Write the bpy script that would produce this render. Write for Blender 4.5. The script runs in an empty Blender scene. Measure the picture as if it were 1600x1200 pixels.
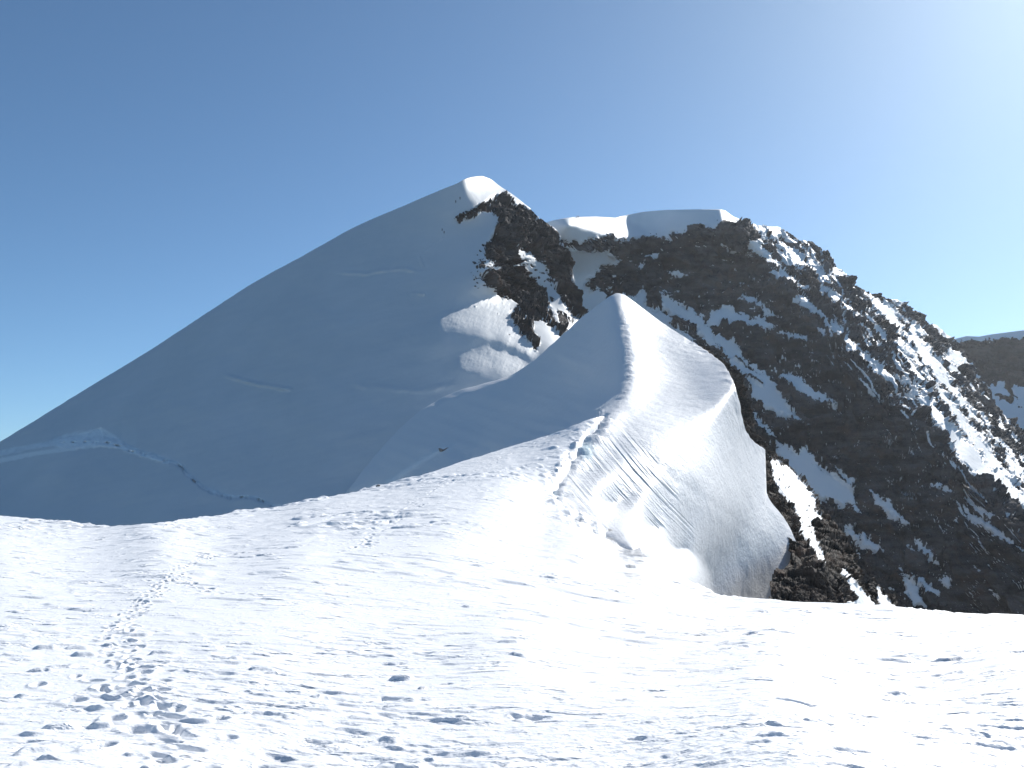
import numpy as np, math, random
# ------------------------------------------------------------------ camera model (photo is 1600 x 1200)
F = 1400.0
PITCH = math.atan(180.0 / F)
CP, SP = math.cos(PITCH), math.sin(PITCH)
SUN_AZ, SUN_EL = math.radians(38), math.radians(33)
SUN = np.array([math.sin(SUN_AZ)*math.cos(SUN_EL), math.cos(SUN_AZ)*math.cos(SUN_EL), math.sin(SUN_EL)])

def ray(px, py):
    """direction (unit depth along the view axis) of a sight line, camera at the origin"""
    u = (px - 800.0) / F
    v = (600.0 - py) / F
    return np.stack([u, CP - v*SP, SP + v*CP], -1)

def pt(px, py, t):
    return ray(np.asarray(px, float), np.asarray(py, float)) * np.asarray(t, float)[..., None]

# ------------------------------------------------------------------ noise
def _h(ix, iy, iz, seed):
    h = (ix.astype(np.int64)*374761393 + iy.astype(np.int64)*668265263 + iz.astype(np.int64)*2147483647 + seed*1274126177) & 0xffffffff
    h = ((h ^ (h >> 13)) * 1274126177) & 0xffffffff
    h = ((h ^ (h >> 16)) * 2246822519) & 0xffffffff
    return (h ^ (h >> 15)) & 0xffffffff

def noise2(x, y, seed=0):
    x0 = np.floor(x); y0 = np.floor(y)
    fx = x - x0; fy = y - y0
    ux = fx*fx*fx*(fx*(fx*6-15)+10); uy = fy*fy*fy*(fy*(fy*6-15)+10)
    z = np.zeros_like(x0)
    def g(dx, dy):
        a = _h(x0+dx, y0+dy, z, seed) * (2*math.pi/4294967296.0)
        return np.cos(a)*(fx-dx) + np.sin(a)*(fy-dy)
    a = g(0, 0); b = g(1, 0); c = g(0, 1); d = g(1, 1)
    return ((a + ux*(b-a)) + uy*((c + ux*(d-c)) - (a + ux*(b-a)))) * 1.5

def noise3(P, seed=0):
    x, y, z = P[..., 0], P[..., 1], P[..., 2]
    x0 = np.floor(x); y0 = np.floor(y); z0 = np.floor(z)
    fx = x-x0; fy = y-y0; fz = z-z0
    ux = fx*fx*(3-2*fx); uy = fy*fy*(3-2*fy); uz = fz*fz*(3-2*fz)
    out = 0
    for dx in (0, 1):
        wx = ux if dx else 1-ux
        for dy in (0, 1):
            wy = uy if dy else 1-uy
            for dz in (0, 1):
                wz = uz if dz else 1-uz
                h = _h(x0+dx, y0+dy, z0+dz, seed)
                gx = ((h & 1023)/511.5-1); gy = (((h >> 10) & 1023)/511.5-1); gz = (((h >> 20) & 1023)/511.5-1)
                out = out + wx*wy*wz*(gx*(fx-dx)+gy*(fy-dy)+gz*(fz-dz))
    return out*1.3

def fbm2(x, y, oct=4, seed=0, gain=.5):
    s = 0; a = 1.0
    for i in range(oct):
        s = s + a*noise2(x*2**i+i*17.3, y*2**i-i*9.1, seed+i); a *= gain
    return s

def fbm3(P, oct=4, seed=0, gain=.5, ridged=False):
    s = 0; a = 1.0
    for i in range(oct):
        n = noise3(P*(2.03**i)+i*11.7, seed+i)
        if ridged: n = 0.55-np.abs(n)*2
        s = s + a*n; a *= gain
    return s

def sstep(a, b, x):
    t = np.clip((x-a)/(b-a), 0, 1)
    return t*t*(3-2*t)

# ------------------------------------------------------------------ fields
def interp(pts, x):
    p = np.array(pts, float)
    return np.interp(x, p[:, 0], p[:, 1])

def scurve(pts, x):
    """smooth (Catmull-Rom / Hermite) curve through the points"""
    p = np.array(pts, float); X = p[:, 0]; Y = p[:, 1]
    d = np.diff(Y)/np.diff(X)
    m = np.empty(len(X)); m[0] = d[0]; m[-1] = d[-1]
    m[1:-1] = np.where(d[:-1]*d[1:] > 0, 2*d[:-1]*d[1:]/np.where(np.abs(d[:-1]+d[1:]) < 1e-9, 1, d[:-1]+d[1:]), 0)
    i = np.clip(np.searchsorted(X, x)-1, 0, len(X)-2)
    h = X[i+1]-X[i]; t = np.clip((x-X[i])/h, 0, 1)
    return (2*t**3-3*t**2+1)*Y[i]+(t**3-2*t**2+t)*h*m[i]+(-2*t**3+3*t**2)*Y[i+1]+(t**3-t**2)*h*m[i+1]

class RBF:
    def __init__(s, pts, c=30.0, reg=0.0):
        p = np.array(pts, float); s.p = p[:, :2]; s.c = c; n = len(p)
        r = np.sqrt(((s.p[:, None]-s.p[None])**2).sum(-1)+c*c)
        A = np.zeros((n+3, n+3)); A[:n, :n] = r - reg*np.eye(n)
        A[:n, n] = 1; A[:n, n+1:] = s.p/1000; A[n, :n] = 1; A[n+1:, :n] = s.p.T/1000
        b = np.zeros(n+3); b[:n] = np.log(p[:, 2])
        s.w = np.linalg.solve(A, b)
    def __call__(s, x, y):
        o = s.w[-3]+s.w[-2]*x/1000+s.w[-1]*y/1000
        for (a, b), w in zip(s.p, s.w):
            o = o + w*np.sqrt((x-a)**2+(y-b)**2+s.c**2)
        return np.exp(o)



def seg_dist(x, y, line):
    """distance to a polyline, and position along it (0..1)"""
    best = np.full(x.shape, 1e9); pos = np.zeros(x.shape); side = np.zeros(x.shape)
    L = [0]
    for i in range(len(line)-1): L.append(L[-1]+math.dist(line[i][:2], line[i+1][:2]))
    for i in range(len(line)-1):
        ax, ay = line[i][:2]; bx, by = line[i+1][:2]
        dx, dy = bx-ax, by-ay; q = dx*dx+dy*dy
        t = np.clip(((x-ax)*dx+(y-ay)*dy)/q, 0, 1)
        d = np.hypot(x-ax-t*dx, y-ay-t*dy)
        m = d < best
        best = np.where(m, d, best); pos = np.where(m, (L[i]+t*math.sqrt(q))/L[-1], pos)
        side = np.where(m, np.sign(dx*(y-ay)-dy*(x-ax)), side)
    return best, pos, side

def poly_sd(x, y, poly, pad=40):
    """signed distance to a polygon in px, positive inside; -pad beyond its surroundings"""
    out = np.full(x.shape, -float(pad))
    p = np.array(poly, float)
    m = (x > p[:, 0].min()-pad) & (x < p[:, 0].max()+pad) & (y > p[:, 1].min()-pad) & (y < p[:, 1].max()+pad)
    if not m.any(): return out
    X = x[m]; Y = y[m]
    d = np.full(X.shape, 1e9); ins = np.zeros(X.shape, bool)
    for i in range(len(p)):
        ax, ay = p[i]; bx, by = p[(i+1) % len(p)]
        dx, dy = bx-ax, by-ay; q = dx*dx+dy*dy+1e-9
        t = np.clip(((X-ax)*dx+(Y-ay)*dy)/q, 0, 1)
        d = np.minimum(d, np.hypot(X-ax-t*dx, Y-ay-t*dy))
        c = ((ay > Y) != (by > Y))
        xs = ax + (Y-ay)*dx/(dy if abs(dy) > 1e-9 else 1e-9)
        ins ^= (c & (X < xs))
    out[m] = np.maximum(np.where(ins, d, -d), -pad)
    return out

def polys(x, y, lst, pad=40):
    o = np.full(x.shape, -float(pad))
    for p in lst: o = np.maximum(o, poly_sd(x, y, p, pad))
    return o

def soft(x, y, pts, r):
    """Shepard interpolation of a value from scattered points"""
    s = 0; w = 1e-6
    for a, b, v in pts:
        k = 1/((x-a)**2+(y-b)**2+r*r)**1.5*1e6
        s = s+k*v; w = w+k
    return s/w


# ------------------------------------------------------------------ fine shape of the big slopes
# The control points above fix where each hill stands; how steeply its snow lies towards or away from the
# sun is solved here: the smallest smooth change of the surface that gives every slope its facing.
class FineShape:
    def __init__(s, rbf, x0, x1, y0, y1, sp, regions, tight=(), sig=.10, lam=200.0, iters=9):
        xs = np.arange(x0, x1+1, sp, dtype=float); ys = np.arange(y0, y1+1, sp, dtype=float)
        s.x0, s.y0, s.sp = x0, y0, sp
        X, Y = np.meshgrid(xs, ys); u0 = np.log(rbf(X, Y)); u = u0.copy(); Rr = ray(X, Y)
        cx = (X[:-1, :-1]+X[1:, 1:])/2; cy = (Y[:-1, :-1]+Y[1:, 1:])/2
        tgt = np.zeros(cx.shape); w = np.zeros(cx.shape); hg = np.zeros(cx.shape, bool)
        for kind, poly, val, ww in regions:      # kind: face at most / exactly / as given at points
            m = poly_sd(cx, cy, poly, 200) > 0
            if kind == 'free': w[m] = 0; continue
            tgt[m] = soft(cx, cy, val, 11 if len(val) < 20 else 25)[m] if kind == 'pts' else val
            hg[m] = kind == 'shade'; w[m] = ww*50
        sg = np.full(X.shape, sig)
        for line, rad, v in tight:
            d, _, _ = seg_dist(X, Y, line)
            sg = np.where(d < rad, np.minimum(sg, v+(sig-v)*np.clip(d/rad-.4, 0, 1)), sg)
        cor = lambda a: [a[:-1, :-1], a[:-1, 1:], a[1:, :-1], a[1:, 1:]]
        Rc = cor(Rr); L2 = lam*lam
        def facing(c):
            p = [R*np.exp(a)[..., None] for R, a in zip(Rc, c)]
            n = np.cross(p[3]-p[0], p[2]-p[1]); n /= np.linalg.norm(n, axis=-1, keepdims=True)
            return (n*SUN).sum(-1)*-np.sign((n*p[0]).sum(-1))
        def add(c):
            o = np.zeros(X.shape); o[:-1, :-1] += c[0]; o[:-1, 1:] += c[1]; o[1:, :-1] += c[2]; o[1:, 1:] += c[3]; return o
        def bend(d):
            return (d[:, 2:]-2*d[:, 1:-1]+d[:, :-2], d[2:]-2*d[1:-1]+d[:-2], d[1:, 1:]-d[1:, :-1]-d[:-1, 1:]+d[:-1, :-1])
        def bend_t(a, b, c):
            o = np.zeros(X.shape); o[:, 2:] += a; o[:, 1:-1] -= 2*a; o[:, :-2] += a; o[2:] += b; o[1:-1] -= 2*b; o[:-2] += b
            o[1:, 1:] += 2*c; o[1:, :-1] -= 2*c; o[:-1, 1:] -= 2*c; o[:-1, :-1] += 2*c; return o
        def cost(u):
            l = facing(cor(u))-tgt; l = np.where(hg, np.maximum(l, 0), l)*w; a, b, c = bend(u-u0)
            return (l**2).sum()+(((u-u0)/sg)**2).sum()+L2*((a**2).sum()+(b**2).sum()+2*(c**2).sum())
        mu = 10.0; f = cost(u)
        for it in range(iters):
            c = cor(u); l0 = facing(c); r = l0-tgt; act = np.where(hg, r > 0, True); r = np.where(act, r, 0)*w
            J = []
            for k in range(4):
                cc = list(c); cc[k] = c[k]+1e-6; J.append((facing(cc)-l0)*1e6*w*act)
            g = add([j*r for j in J])+(u-u0)/sg**2+L2*bend_t(*bend(u-u0))
            H = lambda d: (lambda jd: add([j*jd for j in J])+d/sg**2+L2*bend_t(*bend(d))+mu*d)(sum(j*a for j, a in zip(J, cor(d))))
            diag = add([j*j for j in J])+1/sg**2+L2*16+mu
            x = np.zeros(X.shape); rr = -g; z = rr/diag; p = z.copy(); rz = (rr*z).sum()
            for k in range(500):
                Hp = H(p); al = rz/(p*Hp).sum(); x += al*p; rr = rr-al*Hp; z = rr/diag; rn = (rr*z).sum()
                if rn < 1e-9: break
                p = z+rn/rz*p; rz = rn
            st = 1.0
            for _ in range(6):
                f2 = cost(u+st*x)
                if f2 < f: break
                st *= .4
            if f2 < f: u = u+st*x; mu *= .5; f = f2
            else: mu *= 5
        s.g = u-u0
        # the cubic filter below blurs a little: undo that once
        q = s.g; s.g = q+(q-s._at_nodes(q))
    def _at_nodes(s, g):
        p = np.pad(g, 1, 'edge'); a = (p[:, :-2]+4*p[:, 1:-1]+p[:, 2:])/6
        return (a[:-2]+4*a[1:-1]+a[2:])/6
    def __call__(s, x, y):
        gx = np.clip((x-s.x0)/s.sp, 0, s.g.shape[1]-1.001); gy = np.clip((y-s.y0)/s.sp, 0, s.g.shape[0]-1.001)
        ix = np.floor(gx).astype(int); iy = np.floor(gy).astype(int); fx = gx-ix; fy = gy-iy
        wts = lambda f: [(1-f)**3/6, (3*f**3-6*f**2+4)/6, (-3*f**3+3*f**2+3*f+1)/6, f**3/6]
        wx = wts(fx); wy = wts(fy); o = 0
        for j in range(4):
            jy = np.clip(iy+j-1, 0, s.g.shape[0]-1)
            for i in range(4):
                o = o+wy[j]*wx[i]*s.g[jy, np.clip(ix+i-1, 0, s.g.shape[1]-1)]
        return np.exp(o)

def spaced(segs):
    """1-D samples with their own spacing in each stretch: [(start, step), ..., (end, _)]"""
    o = []
    for i in range(len(segs)-1):
        a, st = segs[i]; b = segs[i+1][0]
        n = max(1, int(round((b-a)/st)))
        o += list(np.linspace(a, b, n, endpoint=False))
    return np.array(o+[segs[-1][0]])

def grid_cols(xs, ytop, ybot, nrow, pw=1.0):
    v = np.linspace(0, 1, nrow)**pw
    yt = ytop(xs); yb = ybot(xs)
    X = np.repeat(xs[None], nrow, 0)
    Y = yt[None]+(yb-yt)[None]*v[:, None]
    return X, Y

def normals(P):
    a = np.gradient(P, axis=0); b = np.gradient(P, axis=1)
    n = np.cross(a, b); n /= np.linalg.norm(n, axis=-1, keepdims=True)+1e-12
    s = np.sign((n*P).sum(-1, keepdims=True)); s[s == 0] = 1
    return -n*s     # towards the viewer's side

# ================================================================== 1  near snow field and ridge shelf
TOP1 = [(-500,790),(-200,796),(0,806),(90,813),(180,822),(260,815),(350,803),(430,792),(520,775),(600,757),(660,742),(720,722),(790,700),
        (850,683),(900,664),(925,655),(943,650),(957,690),(972,760),(988,830),(1006,866),(1050,893),(1090,915),(1130,933),(1200,941),(1300,945),(1400,951),
        (1500,961),(1600,966),(1750,973),(2100,985)]
R1 = RBF([(-500,790,80),(0,806,74),(180,822,62),(300,808,72),(430,792,85),(600,757,100),(720,722,115),(850,685,127),(943,652,135),
          (925,680,126),(900,712,114),(880,745,103),(866,780,92),(880,795,86),(930,822,76),(1000,860,62),(1060,898,50),(930,760,118),(970,760,128),(910,790,98),(980,830,88),(990,700,152),(957,690,139),(972,740,140),(1115,927,41),(1200,940,35),(1300,946,32),(1450,958,28),(1600,966,26),(1900,980,25),
          (-300,900,27),(0,900,26.5),(250,900,26.5),(500,900,27),(750,900,31),(950,920,33),(1100,960,27),
          (0,850,43),(250,850,42),(450,850,42),(600,830,52),(700,800,63),(800,780,78),(700,850,43),(850,840,57),(930,880,45),
          (-300,1000,13.3),(0,1000,13.2),(400,1000,13.2),(800,1000,13.6),(1200,1010,14),(1600,1020,13.5),(1900,1020,13.6),
          (-300,1100,8.2),(400,1100,8.2),(1000,1100,8.3),(1600,1100,8.6),(1900,1100,8.6),
          (-300,1200,5.9),(400,1200,5.9),(1000,1200,5.9),(1600,1200,6.0),(1900,1200,6),
          (-300,1330,4.2),(600,1330,4.2),(1900,1330,4.2)], c=60)

D1 = FineShape(R1, -40, 1640, 640, 1276, 12, [('const', [(-40,812),(180,828),(430,800),(600,766),(720,732),(850,696),(905,700),(870,745),(860,790),(930,845),(1060,908),(1130,940),(1400,960),(1640,978),(1640,1276),(-40,1276)], .55, .25),
    ('const', [(600,766),(720,732),(850,696),(905,690),(870,745),(840,800),(700,820),(500,820)], .50, .4)],
   [([(-40,800),(180,822),(260,815),(430,792),(600,757),(720,722),(850,685),(943,650)], 24, .01), ([(943,655),(900,712),(866,780),(880,795),(930,822),(1000,861),(1060,898),(1130,933),(1400,951),(1640,968)], 24, .006), ([(-40,1276),(1640,1276)], 40, .02)], sig=.08, lam=260)

def layer_field(q=1.0):
    xs = spaced([(-500, 8*q), (-10, 1.45*q), (1610, 8*q), (2100, 1)])
    mid = lambda x: scurve([(-500,870),(0,880),(600,860),(900,905),(1150,985),(1600,1010),(2100,1030)], x)
    Xa, Ya = grid_cols(xs, lambda x: scurve(TOP1, x), mid, int(460/q), 1.1)
    Xb, Yb = grid_cols(xs, mid, lambda x: x*0+1270.0, int(980/q), 1.35)
    X = np.concatenate([Xa[:-1], Xb]); Y = np.concatenate([Ya[:-1], Yb])
    t = R1(X, Y)*D1(X, Y)*(1+.05*sstep(932, 950, X)*(1-sstep(825, 850, Y)))
    P = pt(X, Y, t)
    wx, wy = P[..., 0], P[..., 1]
    d = np.hypot(wx, wy)
    # wind-packed relief, a little elongated across the slope; each size fades out where the grid gets too coarse for it
    sp = np.linalg.norm(np.gradient(np.stack([wx, wy], -1), axis=0), axis=-1)
    fd = lambda lam: 1-sstep(.07, .20, sp/lam)
    w = fbm2(wx*.09, wy*.09, 3, 3)*.5
    ax = wx*.8+wy*.25; ay = wy+wx*.12
    h = .035*noise2(wx/7+w, wy/7, 11)*sstep(6, 20, d)
    h += .02*noise2(ax/2.2+w, ay/1.9, 12)
    gate = .22+.78*sstep(-.3, .35, noise2(wx/3.1, wy/4, 13)+.4*noise2(wx/1.1, wy/1.3, 14))
    n1 = noise2(ax/.52+w, ay/.30, 21)+.5*noise2(ax/.24, ay/.15, 22)*fd(.2)
    h += .020*sstep(.16, .5, n1)*gate*fd(.5)
    n2 = noise2(ax/.22, ay/.16+w, 23)+.45*noise2(ax/.09, ay/.08, 24)
    h += .010*sstep(.10, .45, n2)*gate*fd(.22)
    h -= .019*sstep(.22, .6, noise2(ax/.34+9, ay/.26, 25))*gate*fd(.34)
    h += .009*fbm2(wx/.12, wy/.10, 3, 31)*fd(.09)
    h += .004*fbm2(wx/.045, wy/.04, 2, 32)*fd(.04)
    n3 = noise2(ax/1.1+w*2, ay/.9, 26)+.5*noise2(ax/.5, ay/.45, 27)*fd(.45)
    h += sstep(8, 18, d)*.040*sstep(.15, .55, n3)*sstep(-.35, .25, noise2(wx/7, wy/9, 15)+.3*noise2(wx/2, wy/2.5, 16))*fd(.9)
    n5 = noise2(ax/2.4+w*2+7, ay/2.2, 28)+.5*noise2(ax/1.1, ay/1.3, 29)*fd(1.2)
    h += sstep(18, 32, d)*.065*sstep(.18, .5, n5)*sstep(-.3, .25, noise2(wx/9, wy/12, 17)+.3*noise2(wx/3, wy/4, 18))*fd(2.2)
    # plates of wind crust on the rising shelf: low steps that face the viewer
    far = sstep(38, 60, d)*(1-sstep(118, 140, d))
    n4 = noise2(wx/4.2+1.5*w, wy/3.6+2*w, 41)+.45*noise2(wx/1.5, wy/1.6, 42)+.2*noise2(wx/.6, wy/.7, 43)
    gate2 = sstep(.0, .4, noise2(wx/13+3, wy/18, 44)+.3*noise2(wx/4, wy/4.5, 45))
    h += far*gate2*(.12*sstep(.06, .28, n4)+.08*sstep(.36, .55, n4)-.08*sstep(.1, .36, noise2(wx/2.7+4, wy/2.2, 47)))
    h += far*.05*fbm2(wx/1.6, wy/1.8, 3, 46)
    # cornice edge above the steep flank
    cl = [(952,640),(925,672),(912,690),(893,712),(872,738),(858,762),(870,790),(905,812),(960,840)]
    dd, pos, side = seg_dist(X, Y, cl)
    band = np.exp(-(dd/11)**2)
    h += band*(.5*fbm2(wx/2.6, wy/4.0, 4, 51, .55)+.2)*sstep(640, 690, Y)
    # trodden trails
    P[..., 2] += h
    spx = sp
    rng = random.Random(5)
    def world(px, py):
        t0 = float((R1(np.array(float(px)), np.array(float(py)))*D1(np.array(float(px)), np.array(float(py))))); return pt(px, py, t0)
    def prints(line, step, spread, depth, size, every=1.0, wig=.0, stretch=1.0):
        W = [world(*p) for p in line]
        acc = 0.0; side = 1
        for a, b in zip(W[:-1], W[1:]):
            L = math.hypot(b[0]-a[0], b[1]-a[1]); dx, dy = (b[0]-a[0])/L, (b[1]-a[1])/L
            s = acc
            while s < L:
                side = -side
                off = side*.13+rng.gauss(0, spread)
                cx = a[0]+dx*s-dy*off+wig*rng.gauss(0, 1); cy = a[1]+dy*s+dx*off
                al = rng.gauss(0, .35); ca, sa = math.cos(al), math.sin(al)
                ex, ey = dx*ca-dy*sa, dx*sa+dy*ca
                l = size*rng.uniform(.8, 1.25)*stretch; wd = size*.5*rng.uniform(.85, 1.3); dp = depth*rng.uniform(.5, 1.25)
                r = l*3
                m = (np.abs(wx-cx) < r) & (np.abs(wy-cy) < r)
                if m.any() and spx[m].min() < r*.28:
                    u = ((wx[m]-cx)*ex+(wy[m]-cy)*ey)/l; v = (-(wx[m]-cx)*ey+(wy[m]-cy)*ex)/wd
                    e = np.sqrt(u*u+v*v)
                    P[..., 2][m] += -dp*(1-sstep(.55, 1.15, e))+dp*.3*np.exp(-((e-1.4)/.35)**2)
                s += step*rng.uniform(.8, 1.2)
            acc = s-L
    main = [(345,1330),(300,1215),(262,1150),(225,1095),(198,1062),(188,1030),(184,1000),(196,975),(212,955),(238,930),(262,905),(285,885),(330,868)]
    prints(main, .30, .08, .05, .125)
    prints(main, .55, .13, .035, .11)
    prints([(p[0]+28, p[1]) for p in main[2:6]], .34, .12, .05, .13)
    prints([(262,905),(300,915),(350,925),(400,935)], .4, .2, .06, .15)
    prints([(330,868),(420,858),(510,852),(560,848)], .5, .25, .07, .2)
    prints([(560,856),(610,815),(655,780),(700,752),(740,736),(790,712),(850,692),(905,672)], .8, .40, .07, .26, stretch=1.3)
    prints([(210,1190),(190,1120),(130,1085),(60,1060)], .7, .1, .05, .14)
    # lone lumps and scoops broken out of the crust
    for k in range(170):
        px, py = rng.uniform(-10, 1610), 840+ (rng.random()**1.3)*370
        c = world(px, py); s = rng.uniform(.025, .07)*(1+.05*c[1]); hh = rng.choice([1, -1.1])*s*rng.uniform(.3, .6)
        m = (np.abs(wx-c[0]) < s*5) & (np.abs(wy-c[1]) < s*3.5)
        if m.any() and spx[m].min() < s*.55:
            e = np.hypot((wx[m]-c[0])/(s*rng.uniform(1.2, 2.2)), (wy[m]-c[1])/s)
            e = e*(1+.5*noise2(wx[m]/s/1.5, wy[m]/s/1.5, 77))
            P[..., 2][m] += hh*(1-sstep(.4, 1.3, e))
    return dict(name='snow_field', X=X, Y=Y, P=P, snow=np.ones(X.shape), ice_and_light=np.zeros(X.shape), back=(1.2, .05, .6))

# ================================================================== 2  snow cone with its flank
TOP2 = [(520,800),(545,765),(575,725),(605,690),(640,655),(665,637),(690,622),(720,609),(760,598),(790,590),(808,580),(835,563),(850,549),(880,522),(912,493),
        (940,472),(955,462),(964,458),(972,459),(985,467),(1040,508),(1080,533),(1120,560),(1132,571),(1138,580),(1143,590),(1151,612),(1158,640),(1163,662),(1168,676),(1180,692),(1195,703),(1198,768),
        (1203,781),(1218,800),(1232,820),(1244,846),(1262,880),(1300,960),(1330,1010)]
R2 = RBF([(964,458,230),(970,490,225),(976,520,217),(984,550,209),(985,580,199),(979,605,186),(968,630,168),(952,645,148),(943,655,138),
          (925,680,126),(900,712,114),(880,745,103),(866,780,92),(880,795,86),(930,822,76),(1000,861,64),(1060,898,56),(930,760,108),(970,760,117),(910,790,92),(980,830,80),(870,830,80),(920,860,74),(1000,900,66),
          # shaded left face
          (912,493,252),(880,522,268),(850,549,283),(808,580,300),(760,598,318),(720,609,332),(665,637,345),(605,690,338),(545,765,322),
          (900,560,238),(850,620,236),(800,680,225),(740,660,290),(700,720,262),(640,740,290),(900,640,192),(850,680,180),(930,560,222),(940,620,190),(780,620,288),(600,800,300),(760,740,225),(520,860,320),
          # lit right flank
          (1040,508,262),(1080,533,278),(1120,560,292),(1138,580,293),(1157,640,280),(1163,668,270),(1196,703,268),(1203,752,238),(1218,785,214),(1240,833,184),(1262,880,160),(1300,960,140),
          (1030,560,243),(1075,600,262),(1110,640,258),(1135,672,256),
          (1020,620,214),(1060,650,226),(1100,700,224),(1150,740,224),(1180,765,220),
          (975,660,152),(1000,680,158),(1030,710,163),(1060,735,170),(1090,762,168),(1140,800,166),(1190,832,172),(1228,850,178),
          (960,700,132),(1010,750,139),(1050,790,143),(1085,830,140),(1120,850,139),(1180,870,140),(1220,895,140),
          (920,740,113),(960,790,116),(1010,830,118),(1060,870,119),(1090,890,121),(1105,915,118),(1140,920,119),(1200,940,120),(1100,990,105)], c=22)

FACE2 = [(1000, 540, 0.437),(1010, 600, 0.524),(1060, 660, 0.48),(1100, 700, 0.437),(1150, 750, 0.393),(1195, 795, 0.367),(990, 500, 0.393),(965, 700, 0.34),(1000, 750, 0.33),(940, 740, 0.38),(905, 780, 0.42),(1050, 835, 0.31),(1078, 880, 0.29),(1000, 820, 0.36),(1020, 790, 0.33),(960, 790, 0.38),(1100, 905, 0.25),(980, 650, 0.367),(985, 620, 0.437),(1030, 640, 0.454),(1050, 600, 0.393),(1080, 630, 0.306),(1035, 722, 0.18),(1060, 760, 0.15),(1100, 800, 0.07),(1095, 845, 0.06),(1130, 850, 0.03),(1170, 885, 0.02),(1125, 900, 0.03),(1205, 890, 0.02),(1155, 925, 0.03),(1140, 825, 0.05),(1195, 860, 0.04),(1110, 870, 0.04),(1180, 910, 0.02),(1080, 790, 0.13),(1000, 665, 0.393),(1045, 695, 0.437),(1080, 728, 0.385),(1120, 760, 0.367),(1140, 785, 0.314),(1215, 832, 0.297),(1185, 815, 0.332),(1030, 500, 0.437),(1190, 720, 0.349),(1205, 770, 0.349),(1015, 512, 0.22),(1045, 545, 0.17),(1070, 568, 0.12),(1090, 588, 0.09),(1108, 612, 0.12),(1122, 640, 0.15),(1138, 672, 0.22),(1062, 523, 0.354),(1098, 548, 0.354),(1122, 568, 0.24),(1138, 598, 0.2),(1150, 635, 0.17),(1040, 565, 0.425),(1068, 600, 0.425),(1090, 640, 0.401),(1115, 680, 0.28),(1145, 710, 0.3)]
FLANK2 = [(970,464),(1040,510),(1120,562),(1138,582),(1160,655),(1196,706),(1215,785),(1245,850),(1235,940),(1120,935),(1000,866),(890,800),(880,760),(905,720),(950,660),(990,600),(990,550),(980,510)]
LEFT2 = [(958,468),(966,500),(974,545),(975,590),(966,612),(950,630),(925,640),(860,668),(700,718),(600,750),(540,800),(560,760),(620,690),(665,650),(720,622),(790,605),(850,556),(912,500)]
D2 = FineShape(R2, 520, 1336, 452, 1012, 8, [('pts', FLANK2, FACE2, 1), ('shade', LEFT2, -.08, 1)],
   [([(943,655),(925,680),(900,712),(880,745),(866,780),(880,795),(930,822),(1000,861),(1060,898)], 14, .004), ([(965,460),(976,520),(985,580),(966,632),(943,655)], 6, .02),
    ([(520,800),(605,690),(665,637)], 14, .02), ([(930,760),(970,760),(980,830)], 10, .01), ([(840,540),(700,600),(620,720),(760,700),(880,600),(930,540)], 60, .08)], sig=.40, lam=350)

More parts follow.
